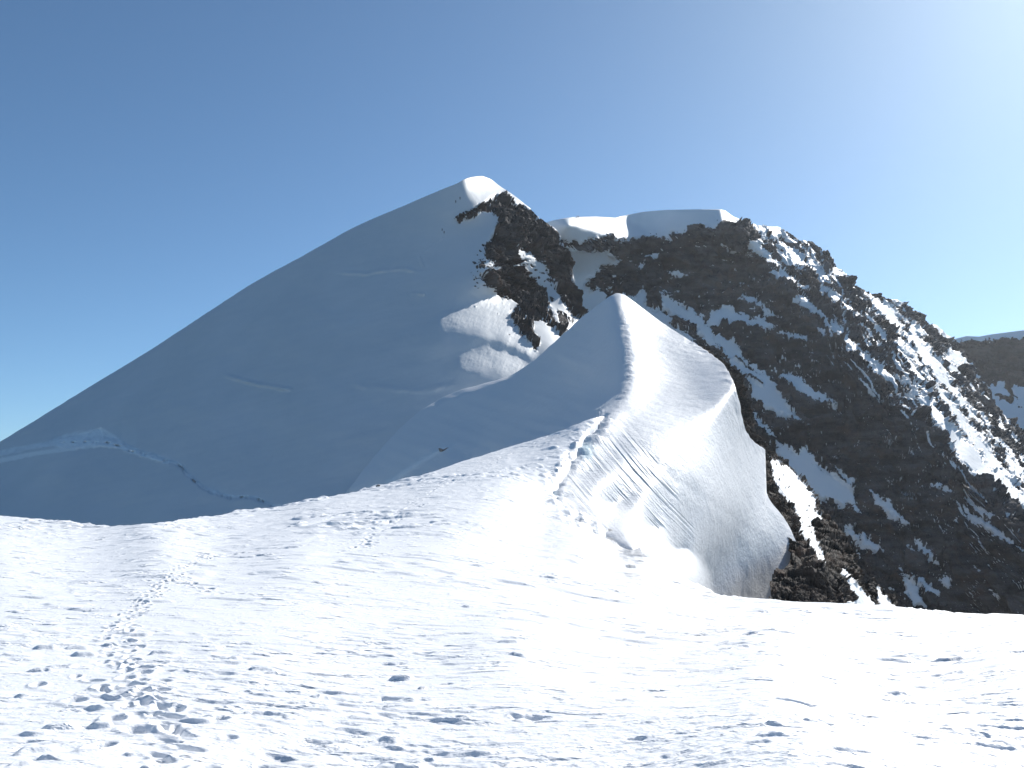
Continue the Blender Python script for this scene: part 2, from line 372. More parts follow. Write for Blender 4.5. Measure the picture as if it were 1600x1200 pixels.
def layer_cone(q=1.0):
    xs = spaced([(520, 2.5*q), (820, .85*q), (1130, .7*q), (1190, .18*q), (1206, 1.15*q), (1330, 1)])
    X, Y = grid_cols(xs, lambda x: scurve(TOP2, x), lambda x: x*0+1010.0, int(560/q), 1.1)
    t = R2(X, Y)*D2(X, Y)
    top = scurve(TOP2, X)
    # rounded crest of the left shoulder: catches the sun
    m = sstep(650, 690, X)*(1-sstep(800, 830, X))
    w = 4+7*np.exp(-((X-715)/40)**2)
    t = t+m*9*np.clip(1-(Y-top)/w, 0, 1)**1.5
    # runnels down the flank
    al = (X-940)*.62+(Y-660)*.785
    ac = -(X-940)*.785+(Y-660)*.62
    ac = ac + al*al*.00028
    fl = sstep(-5, 25, X-interp([(640,985),(655,948),(700,905),(740,878),(770,868),(800,880),(860,980),(920,1100),(1010,1200)], Y))
    bound = interp([(640,975),(700,1010),(760,1052),(830,1085),(920,1112),(1010,1140)], Y)
    str_ = fl*(1-sstep(-10, 14, X-bound))*sstep(640, 690, Y)
    n = .9*noise2(ac/1.9, al/90, 61)+.5*noise2(ac/1.2, al/60, 62)+.8*noise2(ac/5, al/160, 63)
    t = t - str_*(.155*n*(t/130)*(.6+sstep(-.3, .4, noise2(ac/12, al/60, 66))))
    n2 = noise2(ac/9+5, al/240, 64)
    t = t - fl*sstep(640, 700, Y)*.05*sstep(.28, .5, n2)*(1-sstep(-10, 16, X-bound))
    # fold lines across the flank
    for line, wd, am in (([(955,655),(1000,700),(1040,735),(1090,772),(1140,806),(1190,845),(1235,890)], 4, .28),
                         ([(950,668),(985,720),(1020,775),(1050,820),(1080,865),(1110,912)], 4, .08)):
        dd, pos, side = seg_dist(X, Y, line)
        t = t + am*np.exp(-(dd/(wd*2.2))**2)*sstep(0, .2, pos)*(1-sstep(.7, 1, pos))
    # debris runnel below the half-buried boulder
    rd, rp, rs = seg_dist(X, Y, [(600,762),(612,752),(640,732),(665,715),(690,704)])
    wr = 5.5-3.0*rp+1.5*noise2(X/8, Y/8, 195)
    run = np.exp(-(rd/wr)**2)+.8*np.exp(-(np.hypot(X-697, (Y-700)*1.6)/9)**2)
    t = t-1.1*run-.35*run*noise2(X/4, Y/4, 196)
    # flutes under the crest lines
    cr = [(966,459),(974,500),(982,545),(985,580),(979,605),(966,632),(948,650)]
    dd, pos, side = seg_dist(X, Y, cr)
    P = pt(X, Y, t)
    N = normals(P)
    sc = 1.0
    h = .10*fbm3(P/9.0, 3, 71)+.05*fbm3(P/2.2, 3, 72)
    h += .26*np.exp(-(dd/6)**2)*(fbm3(P*np.array([1/4.5, 1/4.5, 1/3.0]), 5, 73, .62)+.1)*sstep(0, .15, pos)
    # dune-like ripples on the shaded face
    left = 1-sstep(880, 955, X)
    h += left*.22*noise2(X/70+noise2(X/90, Y/60, 75)*.6, (Y-.3*X)/16, 74)
    # drooping snow lip over the rocks
    lip, p2, s2 = seg_dist(X, Y, [(1080,533),(1120,560),(1138,580),(1157,640),(1163,668),(1196,703)])
    h += .25*np.exp(-(lip/14)**2)*fbm3(P/3.0, 3, 78)
    cl = [(943,655),(925,676),(900,705),(880,730),(868,755),(865,790)]
    d3, p3, s3 = seg_dist(X, Y, cl)
    h += np.exp(-(d3/17)**2)*.65*(fbm3(P/3.2, 4, 79, .55)+.1)
    P = P+N*h[..., None]
    ice_and_light = np.exp(-(np.hypot(X-918, (Y-705)*.7)/10)**2)+.9*np.exp(-(np.hypot(X-866, (Y-778)*.7)/6)**2)
    return dict(name='snow_cone', X=X, Y=Y, P=P, snow=1-.5*np.clip(run, 0, 1)*(.8+.3*noise2(X/3, Y/3, 197)), ice_and_light=ice_and_light*.8, back=(3, .1, .75))

# ================================================================== 3  rocky rib at the foot of the cone (rows run downwards)
XL3 = [(540,1098),(560,1108),(600,1135),(650,1146),(700,1172),(750,1182),(780,1186),(800,1194),(835,1218),(850,1230),(868,1240),(884,1229),(893,1212),(905,1202),(920,1206),(945,1200),(1010,1190)]
XR3 = [(540,1106),(560,1128),(572,1143),(590,1160),(620,1170),(645,1177),(670,1181),(692,1190),(706,1204),(716,1220),(740,1245),(762,1263),(780,1277),(800,1286),(830,1312),(862,1332),(885,1342),
       (905,1352),(915,1372),(930,1392),(955,1412),(1010,1450)]
R3 = RBF([(1108,560,300),(1128,562,303),(1150,590,298),(1165,600,300),(1150,640,290),(1172,645,290),(1185,690,272),(1190,705,262),(1212,712,268),(1196,745,232),(1225,735,245),(1245,742,250),
          (1205,790,206),(1240,775,215),(1275,782,235),(1222,820,180),(1250,815,190),(1285,810,215),(1240,855,166),(1270,850,172),(1310,835,195),
          (1205,905,133),(1240,900,136),(1290,890,142),(1335,870,175),(1350,905,162),(1205,945,122),(1260,945,124),(1320,940,132),(1345,950,140),(1380,930,158),(1410,955,150),(1200,1010,105),(1440,1010,130)], c=20)
S3 = [[(1203,714),(1222,723),(1242,740),(1260,762),(1275,780),(1273,797),(1284,808),(1268,818),(1278,845),(1292,880),(1284,882),(1268,855),(1250,828),(1243,795),(1230,783),(1217,766),(1207,740)],
      [(1312,883),(1325,893),(1345,920),(1358,932),(1376,962),(1350,966),(1340,938),(1325,910)],
      [(1369,919),(1385,933),(1398,948),(1420,980),(1385,975),(1375,942)], [(1328,942),(1345,938),(1352,970),(1330,960)]]

def layer_rib(q=1.0):
    ys = spaced([(540, 1.0*q), (960, 4*q), (1010, 1)])
    v = np.linspace(0, 1, int(230/q))
    xl = interp(XL3, ys); xr = interp(XR3, ys)
    jl = 3*fbm2(ys/9, ys*0, 3, 81); jr = 3*fbm2(ys/8, ys*0+4, 3, 82)
    X = (xl+jl)[:, None]+((xr+jr)-(xl+jl))[:, None]*v[None]
    Y = np.repeat(ys[:, None], len(v), 1)
    t = R3(X, Y)
    P = pt(X, Y, t); N = normals(P)
    wob = noise2(X/9, Y/9, 83)*4+noise2(X/3.5, Y/3.5, 84)*3.2+noise2(X/1.7, Y/1.7, 184)*2
    sd = polys(X, Y, S3)+wob*.9
    sd = np.where((noise2(X/3.2, Y/4.0, 192)+.5*noise2(X/9, Y/9, 193) > .72) & (X < 1300), np.minimum(sd, -2), sd)
    snow = np.clip(.5+sd/5, 0, 1)
    rk = 1-sstep(.2, .8, snow)
    Q = P*np.array([1, 1, 1.2])
    Wq = Q+np.stack([noise3(Q/5, 187), noise3(Q/5, 188), noise3(Q/5, 189)], -1)*2.2
    rot = np.stack([Wq[..., 0]*.75+Wq[..., 2]*.66, Wq[..., 1], -Wq[..., 0]*.66+Wq[..., 2]*.75], -1)
    r = fbm3(rot/np.array([7., 5., 2.6]), 5, 85, .58, True)
    r2 = fbm3(rot/np.array([2.2, 1.4, .7]), 3, 86, .6, True)
    t2 = P[..., 2]+P[..., 0]*.4+2*noise3(Q/8, 87)
    ter = np.mod(t2/3.1, 1.0)
    h = rk*(rock_relief(P, X, Y, -.5, 185, .7, rk > .02, .30)*.62+.16*facets(P, .7, 190))+.05*fbm3(P/1.5, 3, 88)
    # fluted snow runnels
    h += (1-rk)*.12*noise2((X-.7*Y)/2.2, (X+Y)/60, 89)
    P = P+N*h[..., None]
    # turn the left and right borders back into the mountain
    def side(col, dx):
        c = P[:, col]; d = c/np.linalg.norm(c, axis=1, keepdims=True)
        return [c+d*k*np.array([1, 1, .3])+np.array([dx*k*.25, 0, -k*.35]) for k in (2.5, 7, 22)]
    L = side(0, 1); Rr = side(-1, -1)
    P = np.concatenate([np.stack(L[::-1], 1), P, np.stack(Rr, 1)], 1)
    e = lambda a: np.pad(a, ((0, 0), (3, 3)), 'edge')
    return dict(name='rock_rib', X=e(X), Y=e(Y), P=P, snow=e(snow), ice_and_light=e(np.zeros(X.shape)), back=(2, .3, .9))

# ================================================================== 4  rocky massif on the right
TOP4 = [(800,352),(850,349),(862,345),(875,342),(895,339),(930,338),(962,340),(968,338),(1005,331),(1040,328),(1090,327),(1125,327),(1133,329),(1145,338),(1160,344),(1178,351),(1190,353),(1216,354),
        (1232,362),(1250,374),(1268,378),(1284,388),(1300,402),(1312,420),(1324,432),(1334,438),(1345,449),(1358,454),(1372,459),(1392,468),(1402,468),(1420,481),(1440,490),(1452,506),
        (1464,508),(1478,522),(1492,530),(1505,550),(1530,590),(1560,640),(1585,662),(1610,682),(1700,770),(2000,1000)]
R4 = RBF([(800,352,680),(862,345,690),(895,339,700),(930,338,712),(966,339,722),(1040,328,742),(1125,327,752),(1160,344,762),(1216,354,800),(1250,374,815),(1300,402,820),(1345,449,825),(1420,481,840),(1478,522,850),(1560,640,800),(1700,770,720),(2000,1000,560),
          (880,376,668),(940,374,686),(985,372,692),(1060,366,712),(1123,350,730),(970,352,712),(1010,350,735),
          (1170,360,722),(1200,410,705),(1230,460,690),(1280,520,650),(1340,585,600),(1400,650,558),(1470,720,512),(1540,790,474),(1600,850,448),(1800,1030,390),
          (1270,430,765),(1300,480,745),(1350,520,735),(1400,560,712),(1440,620,660),(1480,640,690),(1500,680,650),(1540,740,575),(1600,790,540),(1600,740,640),(1440,560,745),(1380,480,800),(1520,620,775),
          (900,430,668),(930,400,665),(1000,400,690),(1090,400,705),(1130,400,708),(900,490,650),(960,460,668),(1030,480,672),(1120,470,668),(1180,520,648),(1060,540,646),(1130,570,622),(1240,590,612),(1180,640,592),
          (1050,640,620),(1280,660,570),(1230,720,552),(1340,720,538),(1420,780,505),(1300,800,512),(1240,850,500),(1500,860,470),(1380,880,474),(1300,930,468),(1450,950,440),(1600,960,425),(1250,1000,455),(1600,1060,400),(1900,1150,380)], c=26)
S4 = [[(790,300),(790,382),(878,376),(895,379),(915,377),(935,372),(950,367),(957,368),(962,376),(970,378),(985,374),(998,370),(1012,368),(1026,366),(1030,371),(1047,371),(1050,363),(1073,361),(1077,356),(1090,353),(1098,352),(1102,358),(1120,354),(1122,345),(1152,346),(1165,346),(1165,300)],
      [(893,391),(925,391),(950,389),(953,400),(973,409),(955,413),(942,418),(930,430),(920,438),(914,450),(922,456),(932,447),(950,461),(940,478),(915,502),(905,490),(900,460),(893,440),(887,418)],
      [(970,455),(985,466),(1003,452),(1010,461),(1011,480),(1035,486),(1048,496),(1047,506),(1075,520),(1092,540),(1110,560),(1060,560),(960,500)],
      [(1031,457),(1040,458),(1050,470),(1068,476),(1087,487),(1098,492),(1104,506),(1118,519),(1123,536),(1108,538),(1095,525),(1085,506),(1062,497),(1048,492),(1036,480)],
      [(1113,484),(1130,478),(1148,484),(1160,490),(1170,492),(1172,497),(1187,493),(1200,500),(1212,512),(1196,512),(1180,507),(1165,510),(1145,508),(1130,504),(1122,510),(1104,507)],
      [(1110,512),(1125,524),(1140,530),(1152,541),(1166,560),(1186,575),(1206,590),(1212,605),(1226,625),(1240,645),(1265,671),(1251,667),(1235,651),(1220,649),(1205,640),(1190,628),(1176,620),(1172,602),(1160,586),(1142,573),(1133,557),(1126,545),(1112,530)],
      [(1212,579),(1227,581),(1250,588),(1263,602),(1285,614),(1300,626),(1307,635),(1290,632),(1270,620),(1252,612),(1238,609),(1224,598)],
      [(1216,524),(1228,518),(1240,521),(1250,519),(1261,530),(1246,531),(1232,532)], [(1151,467),(1165,461),(1180,463),(1188,472),(1195,481),(1212,490),(1200,490),(1184,479),(1170,472)],
      [(1178,643),(1190,655),(1200,668),(1212,681),(1195,673),(1182,662)],
      [(1214,686),(1226,696),(1246,709),(1258,702),(1265,708),(1272,718),(1286,731),(1300,741),(1320,755),(1338,768),(1334,776),(1343,799),(1325,786),(1317,792),(1300,778),(1283,783),(1275,773),(1262,758),(1245,742),(1226,722),(1214,708)],
      [(1297,727),(1315,742),(1337,752),(1331,760),(1310,750)], [(1360,764),(1375,775),(1390,785),(1405,799),(1420,816),(1400,809),(1386,802),(1384,795),(1370,784)],
      [(1315,824),(1330,824),(1344,838),(1348,830),(1358,838),(1370,850),(1384,865),(1365,861),(1345,849)], [(1429,843),(1445,851),(1456,862),(1469,879),(1451,873),(1438,860)],
      [(1404,883),(1415,899),(1435,912),(1438,925),(1447,941),(1430,946),(1415,925),(1410,905)], [(1422,900),(1440,899),(1455,911),(1469,925),(1465,933),(1450,925),(1432,913)],
      [(1449,751),(1470,757),(1494,773),(1475,767)], [(1503,788),(1520,803),(1540,812),(1565,832),(1602,864),(1585,852),(1555,838),(1530,820),(1512,812)], [(1523,794),(1545,797),(1554,808),(1535,805)],
      [(1468,904),(1480,896),(1487,913),(1474,913)], [(1519,881),(1533,893),(1522,889)], [(1008,400),(1016,396),(1031,397),(1025,402),(1010,403)], [(992,412),(1006,414),(1000,417)], [(1127,384),(1140,388),(1152,394),(1138,393)],
      [(1044,429),(1060,425),(1076,430),(1055,431)],[(1545,921),(1560,928),(1555,930)],[(1415,849),(1425,857),(1435,862),(1420,856)],[(1258,835),(1262,848)] and [(1340,862),(1352,872),(1343,871)],
      [(1130,320),(1150,345),(1168,344),(1187,360),(1203,376),(1198,356),(1178,340),(1150,320)], [(1186,345),(1218,345),(1222,362),(1217,372),(1230,382),(1247,394),(1262,408),(1277,427),(1255,418),(1238,414),(1230,404),(1225,390),(1210,375),(1200,362)],
      [(1172,372),(1188,375),(1200,392),(1210,404),(1220,416),(1200,408),(1190,396),(1173,394)], [(1257,397),(1275,410),(1290,428),(1309,446),(1290,438),(1275,428),(1262,414)], [(1303,412),(1322,428),(1326,437),(1310,435),(1300,425)],
      [(1202,424),(1225,422),(1240,430),(1252,445),(1268,450),(1250,452),(1225,440)], [(1238,466),(1255,461),(1268,470),(1280,480),(1268,487),(1262,476),(1245,473)],
      [(1278,443),(1300,455),(1315,463),(1330,478),(1352,496),(1374,513),(1350,500),(1325,482),(1300,467),(1285,456)],
      [(1350,455),(1372,468),(1390,475),(1402,487),(1420,502),(1442,512),(1452,522),(1440,524),(1446,540),(1464,560),(1482,590),(1500,612),(1530,655),(1560,690),(1600,735),(1800,930),(1800,980),(1600,788),(1560,748),(1530,708),(1500,666),(1470,622),(1445,582),(1420,547),(1395,512),(1370,484),(1350,464)],
      [(1388,460),(1412,462),(1440,480),(1440,487),(1420,482),(1400,472)], [(1456,505),(1466,505),(1480,522),(1488,532),(1474,526),(1462,515)], [(1480,543),(1490,548),(1505,559),(1496,576),(1482,563)],
      [(1298,503),(1315,513),(1330,528),(1345,545),(1362,560),(1377,570),(1387,592),(1370,581),(1350,561),(1330,546),(1310,525)],
      [(1428,605),(1440,611),(1455,627),(1475,645),(1482,660),(1500,678),(1528,700),(1548,728),(1580,753),(1612,790),(1800,960),(1800,985),(1600,797),(1560,768),(1530,747),(1500,722),(1485,692),(1470,668),(1455,651),(1440,629)],
      [(1362,566),(1384,574),(1391,592),(1378,590)], [(1398,528),(1412,545),(1440,585),(1452,600),(1440,596),(1420,570)], [(1412,588),(1425,590),(1445,612),(1430,606)], [(1465,615),(1475,620),(1488,637),(1475,630)]]
K4 = [([(1150,560),(1168,572),(1187,584)], 2.2), ([(1166,588),(1180,595),(1191,601)], 1.8), ([(1404,498),(1422,522)], 1.4), ([(1402,492),(1415,506),(1420,512)], 1), ([(1434,522),(1445,531)], 1.8),
      ([(1456,545),(1466,560),(1482,582)], 3.2), ([(1407,520),(1440,562),(1475,608),(1505,648),(1545,695),(1580,735)], 1.6), ([(1500,640),(1540,690),(1590,752)], 2.0),
      ([(1536,672),(1552,690),(1565,712),(1590,745),(1600,760)], 4), ([(1548,690),(1570,730),(1598,768)], 4.5), ([(1555,645),(1562,655)], 2), ([(1300,733),(1312,748),(1327,760)], 2)]
B4 = [(880,385,-.6),(1000,390,-1.2),(1100,380,-1.3),(1100,430,-1.2),(1180,400,-.75),(1230,395,-.1),(1270,385,-.35),(1290,410,-.25),(1240,430,-.1),(1200,440,-.7),(1330,450,-.6),(1300,470,-.15),(1340,500,-.35),(1260,470,-.4),
      (1310,500,.05),(1350,540,-.05),(1380,520,-.4),(1250,510,-.9),(1150,530,-1.1),(1180,600,-1.1),(1250,650,-1.2),(1320,600,-.75),(1380,590,-.25),(1420,560,-.05),(1430,600,-.15),(1370,640,-.9),(1330,690,-1.1),
      (1440,660,-.6),(1470,690,-.6),(1510,680,-.2),(1540,640,-.15),(1500,600,-.1),(1480,560,-.1),(1470,520,-.7),(1420,490,-.7),(1500,730,-.25),(1540,770,-.3),(1570,800,-.7),(1480,760,-1.1),(1400,750,-1.3),(1560,850,-.8),(1600,830,-.6),(1500,900,-1.1),(1350,850,-1.1),
      (1250,850,-1),(1600,950,-1.2),(1400,950,-1.1),(1590,730,.0),(1040,470,-.7),(960,430,-1.1),(940,385,-.7),(1700,900,-.2)]

FACE4 = [(1210,380,.15),(1250,420,.2),(1300,450,.2),(1230,420,.12),(1340,500,.18),(1280,480,.1),(1330,540,.15),(1400,520,.4),(1440,570,.42),(1480,620,.45),(1520,670,.45),(1560,720,.47),(1600,760,.48),(1400,570,.12),(1440,620,.1),(1480,680,.12),(1520,720,.2),(1560,760,.3),(1600,800,.3),(1470,530,.3),(1500,580,.3),(1540,630,.35),(1360,480,.3),(1270,390,.2),(1400,480,.2)]
SPUR4 = [(1185,356),(1216,358),(1284,392),(1312,425),(1372,462),(1440,494),(1492,535),(1560,645),(1700,780),(1800,1000),(1620,850),(1540,765),(1470,690),(1400,620),(1340,555),(1290,500),(1220,430)]
CLIFF4 = [(895,385),(1000,378),(1120,360),(1180,375),(1215,440),(1280,510),(1330,560),(1390,622),(1460,695),(1530,770),(1610,862),(1700,1000),(1700,1060),(1100,1060),(1100,600),(960,470),(890,470)]
WAVE4 = [(872,346),(900,341),(930,340),(966,342),(975,350),(992,355),(1006,361),(1007,366),(990,372),(975,372),(962,370),(950,364),(935,356),(915,350),(890,348)]
CAP4 = [(970,345),(1005,335),(1040,331),(1125,330),(1130,342),(1100,349),(1050,360),(1012,363),(995,353),(980,348)]
D4 = FineShape(R4, 800, 1720, 312, 1064, 8, [('pts', SPUR4, FACE4, .8), ('shade', CLIFF4, -.20, 1), ('const', WAVE4, .36, 1.3), ('shade', CAP4, -.04, 1.5),
    ('shade', [(872,352),(900,355),(925,362),(945,370),(920,375),(885,374)], -.03, 1.2), ('const', [(1128,329),(1148,338),(1190,354),(1180,358),(1150,346),(1132,342)], .5, 1)])

def facets(P, size, seed):
    """angular broken rock: every jittered cell is a small plane of its own tilt"""
    Qp = P/size; b = np.floor(Qp); best = np.full(Qp.shape[:-1], 1e9); second = best.copy()
    val = np.zeros(best.shape)
    for dx in (-1, 0, 1):
        for dy in (-1, 0, 1):
            for dz in (-1, 0, 1):
                i = b+np.array([dx, dy, dz])
                h = _h(i[..., 0], i[..., 1], i[..., 2], seed)
                h2 = (h*1103515245+12345) & 0xffffffff; h2 = h2 ^ (h2 >> 11)
                jx = (h & 1023)/1023.; jy = ((h >> 10) & 1023)/1023.; jz = ((h >> 20) & 1023)/1023.
                ex = Qp[..., 0]-i[..., 0]-jx; ey = Qp[..., 1]-i[..., 1]-jy; ez = Qp[..., 2]-i[..., 2]-jz
                d = ex*ex+ey*ey+ez*ez
                g = ((h2 & 255)/127.5-1)*ex+(((h2 >> 8) & 255)/127.5-1)*ey+(((h2 >> 16) & 255)/127.5-1)*ez+(((h2 >> 22) & 255)/127.5-1)*.5
                m = d < best
                second = np.where(m, best, np.minimum(second, d)); val = np.where(m, g, val); best = np.where(m, d, best)
    crack = np.clip(1-(np.sqrt(second)-np.sqrt(best))/.10, 0, 1)
    return val-.25*crack

def rock_relief(P, X, Y, dipx, seed, big=1.0, mask=None, unit=1.0):
    if mask is not None:
        out = np.zeros(X.shape); out[mask] = rock_relief(P[mask], X[mask], Y[mask], dipx, seed, big, None, unit); return out
    P = P/unit
    """broken, ledged rock: ridged blocks, slanting strata and fine fracture"""
    W = P+np.stack([noise3(P/22, seed+1), noise3(P/22, seed+2), noise3(P/22, seed+3)], -1)*7
    r1 = fbm3(W/np.array([40., 40., 60.])/big, 3, seed+4, .5, True)
    s_ = W[..., 2]+dipx*W[..., 0]+5*noise3(P/30, seed+11)
    # beds stand out by their own amount, change along the face, and break off in steps
    def beds(per, k):
        q_ = s_/per; i0 = np.floor(q_); f = q_-i0
        def amt(i):
            return noise3(np.stack([W[..., 0]/(per*2.6), W[..., 1]/(per*2.6), i*3.7+.5], -1), k)
        e = sstep(.0, .16, f)
        return amt(i0-1)*(1-e)+amt(i0)*e - .35*f
    b1 = beds(13.0, seed+12); b2 = beds(4.6, seed+13); b3 = beds(1.9, seed+15)
    # joints and breaks: tilted planes, flattened along the bedding
    c_, s0 = math.cos(math.atan(dipx)), math.sin(math.atan(dipx))
    B = np.stack([W[..., 0]*c_-W[..., 2]*s0, W[..., 1], (W[..., 0]*s0+W[..., 2]*c_)*1.5], -1)
    return unit*(2.6*r1+3.0*b1+1.6*b2+.4*b3+6.0*facets(B, 17.0, seed+19)+3.0*facets(B, 8.0, seed+16)+1.0*facets(B, 3.4, seed+17)+.35*facets(B, 1.6, seed+18))

def streaks(X, Y, ang, seed, ln=26., wd=5., fine=1.0):
    ca, sa = math.cos(math.radians(ang)), math.sin(math.radians(ang))
    wx = X+6*noise2(X/30, Y/30, seed+5); wy = Y+6*noise2(X/30+7, Y/30, seed+6)
    u = wx*ca+wy*sa; v = -wx*sa+wy*ca
    return noise2(u/ln, v/wd, seed)+.6*fine*noise2(u/ln*2.3, v/wd*2.2, seed+1)+.45*fine*noise2(X/3.2, Y/3.0, seed+2)

def layer_massif(q=1.0):
    xs = spaced([(800, 3*q), (868, 1.05*q), (1604, 6*q), (2000, 1)])
    X, Y = grid_cols(xs, lambda x: interp(TOP4, x), lambda x: x*0+1060.0+np.clip(x-1600, 0, 400)*.4, int(640/q), 1.0)
    t = R4(X, Y)*D4(X, Y)
    top4 = interp(TOP4, X)
    wob = noise2(X/11, Y/9, 91)*4.5+noise2(X/4.2, Y/3.0, 92)*3.6+noise2(X/1.9, Y/1.6, 93)*2.2
    sd = polys(X, Y, S4, 30)+wob*.95
    ks = np.full(X.shape, 30.0)
    for ln, wd in K4:
        d, p, s = seg_dist(X, Y, ln); ks = np.minimum(ks, (d-wd*(1-.5*p))+wob*.45)
    sd = np.minimum(sd, ks)
    lo = sstep(1130, 1260, X-(Y-400)*.55)
    st = streaks(X, Y, 12, 101, 20, 4.5)*(1-lo)+streaks(X, Y, 49, 111, 60, 5.2, .5)*lo*1.15
    bias = soft(X, Y, B4, 14)
    fx = X*(1-.3*lo)+Y*.3*lo; fy = Y-X*.15-X*.75*lo
    fleck = noise2(fx/6.5, fy/2.1, 121)+.55*noise2(X/2.0, Y/1.5, 122)+.55*noise2(X/26, Y/15, 123)
    f = np.maximum(bias+st*1.15-.12, (fleck-.82)*1.5-.1*(1-lo))
    # nothing spills over the cap's border
    snow = np.clip(np.maximum(.5+sd/6, .5+f*1.6), 0, 1)
    P = pt(X, Y, t); N = normals(P)
    rk = 1-sstep(.1, .95, np.clip(.5+np.maximum(sd/12, f*.8), 0, 1))
    rr = rock_relief(P, X, Y, .35, 200, mask=rk > .02)
    h = rr*rk*sstep(0, 7, Y-top4+3)*np.where(sd > 6, .25, 1)
    cap = sstep(8, 16, sd)
    h = h*(1-.97*cap)
    h += .12*fbm3(P/4, 2, 131)
    capm = poly_sd(X, Y, [(850,330),(1165,330),(1165,346),(1100,352),(1050,363),(1000,370),(950,368),(900,378),(850,378)], 20)
    h *= 1-.95*sstep(-1, 5, capm)
    P = P+N*h[..., None]
    return dict(name='rocky_massif', X=X, Y=Y, P=P, snow=snow, ice_and_light=np.zeros(X.shape), back=(6, .15, .8))

# ================================================================== 5  far ridge at the right border
TOP5 = [(1380,560),(1440,545),(1490,530),(1510,525),(1530,526),(1545,523),(1575,519),(1600,516),(1700,508),(1900,530),(2300,600)]
R5 = RBF([(1380,560,1150),(1490,530,1140),(1600,516,1130),(1700,508,1120),(2000,545,1050),(1500,600,1080),(1600,600,1060),(1600,680,990),(1500,700,980),(1700,760,930),(1900,800,860),(1400,760,960),(2300,900,800),(1600,800,900)], c=30)
def layer_far(q=1.0):
    xs = spaced([(1380, 3*q), (1480, 1.3*q), (1604, 6*q), (2300, 1)])
    X, Y = grid_cols(xs, lambda x: interp(TOP5, x), lambda x: x*0+900.0, int(300/q), 1.2)
    t = R5(X, Y); P = pt(X, Y, t); N = normals(P)
    wob = noise2(X/12, Y/10, 141)*5+noise2(X/4.5, Y/4, 142)*3
    sd = poly_sd(X, Y, [(1480,535),(1500,534),(1512,532),(1530,533),(1545,531),(1575,530),(1600,529),(1750,525),(2300,620),(2300,720),(1750,640),(1620,612),(1590,604),(1560,600),(1545,604),(1530,590),(1515,570),(1500,552),(1470,545)], 30)+wob
    for ln, w in (([(1528,598),(1545,612),(1560,618),(1580,624)], 5), ([(1565,590),(1580,612),(1590,622)], 4), ([(1590,632),(1600,640)], 1.5)):
        d, p, s = seg_dist(X, Y, ln); sd = np.maximum(sd, w-d+wob*.7)
    st = streaks(X, Y, 42, 151, 18, 4)
    snow = np.clip(.5-sd/5+np.where(Y < 560, -.1, .3)+np.maximum(st-.45, 0)*3*(X < 1560), 0, 1)
    rk = 1-sstep(.1, .9, snow)
    h = rock_relief(P, X, Y, .3, 400, mask=rk > .02)*.8*rk*sstep(0, 14, Y-interp(TOP5, X))
    P = P+N*h[..., None]
    return dict(name='far_ridge', X=X, Y=Y, P=P, snow=snow, ice_and_light=np.zeros(X.shape), back=(10, .1, .8))

# ================================================================== 6  big snow mountain on the left
TOP6 = [(-500,960),(-300,858),(-100,748),(0,690),(50,660),(100,629),(160,592),(230,550),(300,504),(400,440),(480,396),(560,352),(620,326),(690,296),(715,286),(728,279),(740,276),(752,275),(765,279),(780,290),(800,303),(818,317),
        (832,328),(846,342),(860,352),(870,360),(878,373),(884,390),(890,404),(894,420),(899,445),(907,475),(914,493),(930,530),(960,600)]
R6 = RBF([(-500,960,560),(-300,858,560),(-100,748,555),(0,690,550),(100,629,548),(230,550,550),(400,440,556),(560,352,563),(690,296,566),(728,279,568),(752,275,571),(780,290,585),(832,328,600),(870,360,610),(894,420,610),(914,493,600),(960,600,570),
          (-300,950,470),(0,800,440),(-100,800,455),(0,740,500),(180,820,395),(180,720,440),(100,700,470),(300,640,450),(300,780,372),(450,780,345),(430,690,395),(600,760,318),(600,660,365),(450,560,455),(600,560,412),(600,450,478),(500,480,490),(700,380,522),(700,450,480),
          (730,320,555),(760,296,568),(745,285,570),(765,340,548),(770,400,520),(790,320,562),(830,360,575),(860,400,580),(830,440,545),(880,450,590),(800,460,500),(850,500,510),(890,490,575),
          (690,500,452),(730,480,474),(768,462,494),(785,490,490),(820,530,480),(840,552,478),(740,512,452),(780,530,452),(800,560,440),(720,565,412),(760,550,432),(700,540,420),(770,590,408),(820,590,420),(650,640,360),(700,620,372),(700,700,325),(850,600,420),(960,700,420),(700,850,290),(0,1000,330),(500,900,300)], c=34)
RK6 = [[(710,341),(720,334),(740,325),(757,318),(766,309),(775,305),(790,301),(796,305),(806,316),(822,321),(834,328),(848,342),(862,352),(872,361),(880,375),(884,390),(892,400),(895,415),(892,425),(897,440),(906,462),(912,480),(918,493),(905,497),(893,492),(880,470),(868,450),(858,430),(845,408),(830,395),(812,388),
        (808,395),(815,412),(825,428),(840,442),(850,450),(855,465),(860,480),(870,500),(882,520),(876,525),(862,512),(850,500),(832,500),(832,515),(843,535),(838,548),(825,535),(812,520),(798,502),(795,492),(808,480),(812,473),(800,467),(785,465),(770,455),(758,440),(752,428),(765,422),(775,412),(760,405),(757,392),(763,378),(772,365),(776,352),(777,340),(770,330),(750,332),(735,342),(718,347)],
       [(745,412),(758,408),(760,418),(750,419)], [(756,384),(762,380),(762,395),(757,394)], [(850,436),(862,434),(860,441)], [(886,428),(892,432),(898,450),(892,448)], [(868,485),(880,487),(890,495),(888,512),(878,510)], [(855,462),(866,464),(862,472)]]
SN6 = [[(799,415),(808,409),(820,419),(827,427),(815,425),(804,420)], [(763,422),(773,416),(785,414),(782,422),(768,427)], [(815,497),(822,492),(830,500),(828,512),(818,505)]]
